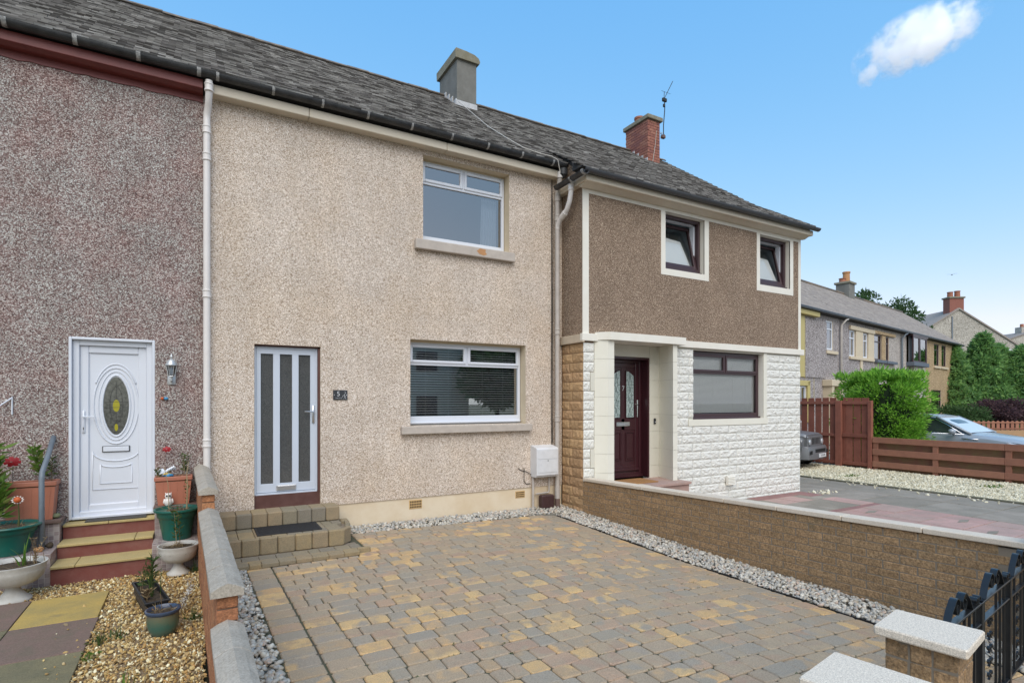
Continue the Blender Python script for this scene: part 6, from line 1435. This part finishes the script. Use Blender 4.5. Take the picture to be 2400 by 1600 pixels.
def bell_pot(lab,c,r,h,m,rimw=.022,ribs=True):
    t=thing('plant_pot',lab,'plant pot',c); q=MB()
    q.lathe([(r*.60,0),(r*.62,.01),(r*.66,h*.25,1),(r*.78,h*.68,1),(r*.82,h*.72),(r*.86,h*.74),(r*.90,h*.90),(r*.90,h*.93)],c,48,.012,0)
    q.lathe([(r*.90,h*.91),(r*1.0,h*.925),(r*1.02,h*.96),(r*1.0,h),(r*.93,h),(r*.88,h*.94),(r*.84,h*.86)],c,48); q.build('pot',m,t,True,50); soil(t,c,r*.86,c[2]+h*.90); return t
gL=bell_pot('dark green plastic pot with yellow green plants at the left edge, on the tiled plinth',(-1.72,-.52,.33),.275,.305,'green_plastic')
stemplant(gL,(-1.80,-.50,.60),.50,(.02,0),3,.13,'leaf_bright','leaf_mid',16); 
stemplant(gL,(-1.90,-.45,.60),.85,(.03,0),5,.15,'leaf_bright','leaf_mid',18)
q=MB(); q.tube([(-1.63,-.55,.60),(-1.625,-.55,.72),(-1.63,-.56,.88)],[.012,.008,.006],6); q.build('stem','leaf_mid',gL)
q=MB(); 
for k in range(12):
    a=2*pi*k/12; q.add([(-1.633,-.565,.895),(-1.633+.045*math.cos(a-.2),-.575,.895+.036*math.sin(a-.2)),(-1.633+.056*math.cos(a),-.572,.895+.044*math.sin(a)),(-1.633+.045*math.cos(a+.2),-.575,.895+.036*math.sin(a+.2))],[(0,1,2,3)])
q.build('petal','petal_white',gL); q=MB(); q.lathe([(.034,0),(.026,.012),(.003,.018)],(0,0,0),12); q.v=[(-1.633+x,-.578-z,.895+y) for x,y,z in q.v]; q.build('flower_centre','petal_orange',gL,True)
gR=bell_pot('dark green plastic pot of dead stems right of the red steps',(-.20,-.50,.303),.235,.36,'green_plastic')
stemplant(gR,(-.10,-.46,.60),.42,(-.02,0),1,.05,'leaf_mid','leaf_dry',8); q=MB(); q.tube([(-.28,-.5,.62),(-.29,-.5,.95),(-.33,-.47,1.15)],.004,5); q.tube([(-.10,-.5,.62),(-.09,-.5,.9),(-.10,-.47,1.05),(-.08,-.46,1.2)],[.009,.008,.006,.003],5); q.build('dead_stem','leaf_dry',gR)
tuft(gR,(-.16,-.5,.62),26,.06,.16,.006,'leaf_dry','dead_leaves')
def trough(lab,x0,x1,y0,y1,z0,z1,m,tap=.04,rim=.02,lean=None):
    t=thing('planter_trough',lab,'planter',((x0+x1)/2,(y0+y1)/2,z0)); q=MB()
    a=[(x0+tap,y0+tap*.6,z0),(x1-tap,y0+tap*.6,z0),(x1-tap,y1-tap*.6,z0),(x0+tap,y1-tap*.6,z0)]; b=[(x0+.012,y0+.012,z1-.05),(x1-.012,y0+.012,z1-.05),(x1-.012,y1-.012,z1-.05),(x0+.012,y1-.012,z1-.05)]
    q.add(a+b,[(3,2,1,0)]+[(i,(i+1)%4,4+(i+1)%4,4+i) for i in range(4)])
    for u0,u1,v0,v1 in ((x0,x1,y0,y0+rim),(x0,x1,y1-rim,y1),(x0,x0+rim,y0+rim,y1-rim),(x1-rim,x1,y0+rim,y1-rim)): q.bbox(u0,v0,z1-.05,u1,v1,z1,.006)
    n=int((x1-x0)/.045)
    for i in range(n):
        if i%2: 
            xx=x0+.03+(x1-x0-.06)*i/n; xt=xx; xbm=x0+tap+.02+(x1-x0-2*tap-.04)*i/n; q.add([(xt,y0+.0085,z1-.07),(xt+.022,y0+.0085,z1-.07),(xbm+.018,y0+tap*.6-.004,z0+.03),(xbm,y0+tap*.6-.004,z0+.03),(xt,y0+.014,z1-.07),(xt+.022,y0+.014,z1-.07),(xbm+.018,y0+tap*.6+.003,z0+.03),(xbm,y0+tap*.6+.003,z0+.03)],[(0,3,2,1),(0,1,5,4),(2,3,7,6),(1,2,6,5),(3,0,4,7)])
    q.build('trough',m,t); q=MB(); q.box(x0+.012,y0+.012,z1-.06,x1-.012,y1-.012,z1-.025); q.build('soil','soil',t); return t
tL=trough('terracotta coloured plastic trough on the left tiled plinth under the mauve wall',-1.84,-1.365,-.27,-.04,.606,1.035,'terracotta_plastic')
stemplant(tL,(-1.52,-.17,1.0),.42,(-.08,-.03),3,.10,'leaf_bright','leaf_dry',16); stemplant(tL,(-1.44,-.08,1.0),.30,(-.01,0),2,.07,'leaf_mid','leaf_dry',8)
q=MB(); q.tube([(-1.75,-.20,1.0),(-1.752,-.20,1.22)],.0025,4); q.build('wire_stem','lead_line',tL)
tR=trough('terracotta coloured plastic trough right of the white door, holding gloves and a seedling',-.445,-.04,-.24,-.04,.66,1.005,'terracotta_plastic')
stemplant(tR,(-.12,-.14,.98),.30,(-.03,0),3,.055,'leaf_mid','leaf_dry',11); stemplant(tR,(-.41,-.20,.96),.16,(0,0),2,.05,'leaf_mid','leaf_dry',7); tuft(tR,(-.2,-.15,.98),20,.09,.12,.006,'leaf_dry','dead_leaves')
def rose(lab,c,r,m):
    t=thing('flower_ornament',lab,'flower',c); q=MB()
    for ring,(rr,tz,n) in enumerate(((.5,.9,5),(.8,.55,6),(1,.25,7))):
        for k in range(n):
            a=2*pi*k/n+ring*.4; 
            def P(u,v): return (c[0]+r*rr*v*math.cos(a+u),c[1]-r*(1-v)*.3-r*.25*tz*v,c[2]+r*rr*v*.72*math.sin(a+u))
            q.add([P(0,.1),P(-.45,.65),P(-.25,1),P(.25,1.0),P(.45,.65)],[(0,1,2,3,4)])
    q.build('petal',m,t); return t
r1_=rose('red rose ornament on a thin wire above the left terracotta trough',(-1.752,-.22,1.268),.078,'petal_red')
q=MB(); q.tube([(-1.752,-.20,1.23),(-1.752,-.20,1.03)],.003,4); q.build('stem','lead_line',r1_)
r2_=rose('dark red flower ornament in front of the mauve wall beside the lantern',(-.317,-.12,1.335),.05,'petal_red'); q=MB(); q.tube([(-.317,-.12,1.30),(-.317,-.14,1.0)],.002,4); q.build('stem','lead_line',r2_)
# gloves bundle
gl=thing('gardening_gloves','white gardening gloves with blue and yellow bands lying on the right trough','gloves',(-.33,-.15,1.0))
def lump(q,c,r,s,seed):
    V,F=ico(2); rg=np.random.default_rng(seed); vs=[]
    for v in V: k=1+.16*math.sin(v[0]*5+seed)+.12*math.sin(v[1]*7+v[2]*4+seed*2); vs.append((c[0]+v[0]*r*s[0]*k,c[1]+v[1]*r*s[1]*k,c[2]+v[2]*r*s[2]*k))
    q.add(vs,[tuple(int(i) for i in f) for f in F])
q=MB(); lump(q,(-.37,-.15,1.05),.065,(1,.7,.75),1); 
for i in range(4): q.tube([(-.33+i*.012,-.17+i*.02,1.05),(-.30+i*.02,-.16+i*.015,1.09+.01*i),(-.285+i*.02,-.16+i*.015,1.075)],[.016,.015,.011],7)
q.build('palm','bag_white',gl,True); q=MB(); lump(q,(-.30,-.17,1.015),.045,(1.2,.8,.6),2); q.build('blue_cuff','bag_blue',gl,True); q=MB(); lump(q,(-.325,-.165,1.035),.038,(1.3,.9,.35),3); q.build('yellow_band','bag_yellow',gl,True)
# owl figure
ow=thing('owl_figure','small white owl figurine standing before the right terracotta trough','figurine',(-.295,-.28,.66))
q=MB(); q.lathe([(.022,0),(.038,.012),(.042,.05),(.036,.08),(.028,.088),(.034,.10),(.038,.12),(.030,.145),(.012,.155)],(-.295,-.285,.66),14,sy=.85)
for s in (-1,1): q.tube([(-.295+s*.024,-.285,.80),(-.295+s*.032,-.285,.822)],[.012,.002],6); q.tube([(-.295+s*.04,-.28,.745),(-.295+s*.046,-.28,.70),(-.295+s*.036,-.28,.68)],[.008,.012,.004],6)
q.build('body','petal_white',ow,True); q=MB()
for s in (-1,1): q.lathe([(.011,0),(.009,.004),(.002,.006)],(0,0,0),10); q.v[-30:]=[(-.295+s*.015+x,-.315-z,.785+y) for x,y,z in q.v[-30:]]
q.build('eye','hole_dark',ow); 
# small red gnome-like ornament partly hidden by the door frame
# urns
def urn(lab,c,r,h,grass=None):
    t=thing('garden_urn',lab,'urn',c); q=MB(); k=h/.36
    q.lathe([(r*.56,0),(r*.56,.02*k),(r*.40,.045*k,1),(r*.24,.10*k,1),(r*.20,.135*k),(r*.28,.142*k),(r*.42,.148*k),(r*.68,.17*k,1),(r*.86,.215*k,1),(r*.95,.28*k,1),(r*.97,.30*k),(r*.97,.32*k),(r*1.02,.345*k),(r*1.03,.36*k),(r*.96,.36*k),(r*.90,.33*k),(r*.85,.28*k)],c,44,.016); q.build('bowl','urn_white',t,True,60); soil(t,c,r*.93,c[2]+.322*k); return t
uR=urn('white fluted urn of dead stems on the gravel right of the red steps',(-.175,-.93,-.005),.20,.325)
stemplant(uR,(-.19,-.95,.30),.42,(0,0),2,.07,'leaf_mid','leaf_dry',12); tuft(uR,(-.17,-.93,.30),26,.05,.16,.006,'leaf_dry','dead_leaves')
uL=urn('white urn with iris leaves at the lower left edge',(-1.55,-1.12,-.005),.26,.36)
tuft(uL,(-1.47,-1.15,.30),6,.34,.14,.026,'leaf_bright','leaf',.015); tuft(uL,(-1.40,-1.10,.30),16,.22,.14,.005,'leaf_dry','dead_leaves'); stemplant(uL,(-1.38,-1.05,.30),.28,(.02,0),3,.03,'leaf_dry','leaf_dry',10)
# blue green glazed pot
bp_=thing('glazed_pot','blue rimmed green glazed pot standing on the gravel','plant pot',(-.24,-2.76,-.01)); c=(-.24,-2.76,-.01)
q=MB(); q.lathe([(.072,0),(.086,.012),(.108,.07,1),(.116,.12,1),(.117,.165,1),(.113,.185)],c,40,.012); q.build('pot','pot_glaze',bp_,True,50)
q=MB(); q.lathe([(.112,.183),(.124,.19),(.131,.203),(.129,.215),(.118,.218),(.106,.205),(.102,.18)],c,40); q.build('rim','pot_rim_blue',bp_,True,60); soil(bp_,c,.102,.175)
q=MB(); q.tube([(-.25,-2.75,.17),(-.252,-2.75,.26),(-.262,-2.75,.34)],.002,4); q.build('dead_stem','leaf_dry',bp_)
# black trough with weeds
bt=thing('planter_trough','black plastic trough of weeds behind the blue green pot','planter',(-.38,-2.0,0)); q=MB(TM(-.375,-2.03,0,R(12)))
w2,l2=.085,.37
q.add([(-w2+.02,-l2+.02,0),(w2-.02,-l2+.02,0),(w2-.02,l2-.02,0),(-w2+.02,l2-.02,0),(-w2,-l2,.15),(w2,-l2,.15),(w2,l2,.15),(-w2,l2,.15)],[(3,2,1,0)]+[(i,(i+1)%4,4+(i+1)%4,4+i) for i in range(4)])
for a,b,c_,d in ((-w2-.012,w2+.012,-l2-.012,-l2+.006),(-w2-.012,w2+.012,l2-.006,l2+.012),(-w2-.012,-w2+.006,-l2+.006,l2-.006),(w2-.006,w2+.012,-l2+.006,l2-.006)): q.bbox(a,c_,.145,b,d,.165,.004)
q.build('trough','black_plastic',bt); q=MB(TM(-.375,-2.03,0,R(12))); q.box(-w2+.004,-l2+.01,.06,w2-.004,l2-.01,.115); q.build('soil','soil',bt)
stemplant(bt,(-.37,-1.95,.11),.34,(0,0),5,.07,'leaf_mid','leaf_mid',14,.16); stemplant(bt,(-.45,-1.85,.11),.22,(-.02,0),3,.05,'leaf_mid','leaf_dry',8); stemplant(bt,(-.40,-2.15,.11),.12,(.02,-.05),7,.035,'leaf_dry','leaf_dry',9); tuft(bt,(-.35,-2.05,.11),10,.32,.10,.008,'leaf_mid','blade',.02)
# handrail
hr=thing('handrail','bent grey metal handrail beside the red steps','handrail',(-1.45,-.49,.33)); q=MB(); q.tube([(-1.45,-.49,.325),(-1.45,-.50,.8),(-1.45,-.50,1.10),(-1.45,-.475,1.16),(-1.44,-.30,1.30),(-1.43,-.03,1.52)],.026,12); q.build('rail','rail_grey',hr,True)
# stones on the plinths
for (c,s,m_,lab,cat) in (((-1.43,-.17,.632),(.085,.055,.032),'stone_green','mossy rounded stone on the brown cap left of the white door','stone'),((-1.39,-.45,.36),(.04,.03,.033),'soil','small black lump on the left tiled plinth by the handrail','stone'),((-1.45,-.60,.355),(.045,.03,.03),'clay_orange','orange clay shard on the tiled plinth at the handrail foot','shard'),):
    t=thing('stone',lab,cat,c); q=MB(); lump(q,c,1,s,hash(lab)%7); q.build('surface',m_,t,True)
# lower plants on the gravel
iw=thing('garden_plant','young iris leaves rising from the gravel at the bottom edge','plant',(-.42,-4.0,0)); tuft(iw,(-.40,-3.86,0),4,.20,.06,.022,'leaf_bright','leaf',.02); tuft(iw,(-.55,-3.86,0),2,.17,.03,.016,'leaf_bright','leaf',.01)
for (x,y,h,m_,lab) in ((-.67,-2.75,.12,'leaf_mid','small green weed at the edge of the paving slabs'),(-.56,-2.68,.11,'leaf_mid','spiky green weed in the middle of the gravel'),(-.02,-2.55,.13,'leaf_mid','green weed in the gravel close to the brick wall'),(-.70,-3.05,.06,'leaf_bright','yellow green weed by the slab corner'),(-.02,-.95,.16,'leaf_tree','leafy green weed behind the white urn by the wall')):
    t=thing('weed',lab,'weed',(x,y,0)); tuft(t,(x,y,-.01),12,h,.05,.007,m_,'blade',.012)
    n=30;P=np.array([[x,y,.02]])+rng.normal(size=(n,3))*np.array([.035,.03,.012]); leaves('leaf',P,np.stack([rng.normal(size=n),rng.normal(size=n),np.ones(n)],1),.03,.015,m_,t,.5)
t=thing('wilted_plant','silvery wilted plant leaning by the brick wall behind the glazed pot','plant',(-.05,-2.0,0)); stemplant(t,(-.12,-2.35,0),.16,(.10,.35),4,.035,'urn_white','leaf_dry',12); stemplant(t,(-.06,-1.9,0),.12,(.03,.3),3,.03,'urn_white','leaf_dry',9)
t=thing('dry_stalk','thin dry stalk lying across the gravel near the bottom edge','stalk',(-.3,-3.5,.01)); q=MB(); q.tube([(-.33,-3.40,.02),(-.13,-3.34,.025)],.0035,5); q.tube([(-.30,-3.85,.01),(-.31,-3.55,.03),(-.315,-3.47,.05)],.0035,5); q.build('stem','leaf_dry',t)
# ------------------------------------------------------------------ across the street: only seen mirrored in the windows
OM=TM(5,-27,0,R(180))
ho=block_house('opposite_house','cream house across the street, mirrored in the lower window',TM(0,-26,0,R(180)),12,8,5.8,9,'harl_beige',win=[(-9.2,-8.0,1,2.5)]) if False else None
oh=thing('opposite_house','cream house across the street, seen only as a reflection in the panes','house',(13,-27,0))
q=MB(); q.box(2,-34,-.2,16.8,-27,6.2); q.build('wall','soffit_cream',oh)
q=MB(); q.prism([(-27.6+.0,6.1),(-30.5,9),(-34.5,6.1)][::-1]+[],1.6,17.2,'x'); q.build('roof','roof_red',oh)
for x in (4.5,8.5,12.9):
    for z in (1.0,4.0):
        q=MB(); q.box(x,-27.02,z,x+1.5,-26.96,z+1.3); w_=q.build('window','win_maroon',oh); q=MB(); q.box(x+.1,-26.955,z+.1,x+1.4,-26.95,z+1.2); q.build('pane','car_glass',w_)
tree('bushy palm like tree across the street, seen only as a reflection',(18.0,-25,-.2),6.5,1.9,5000,'leaf_tree',.8,26,seed=12)
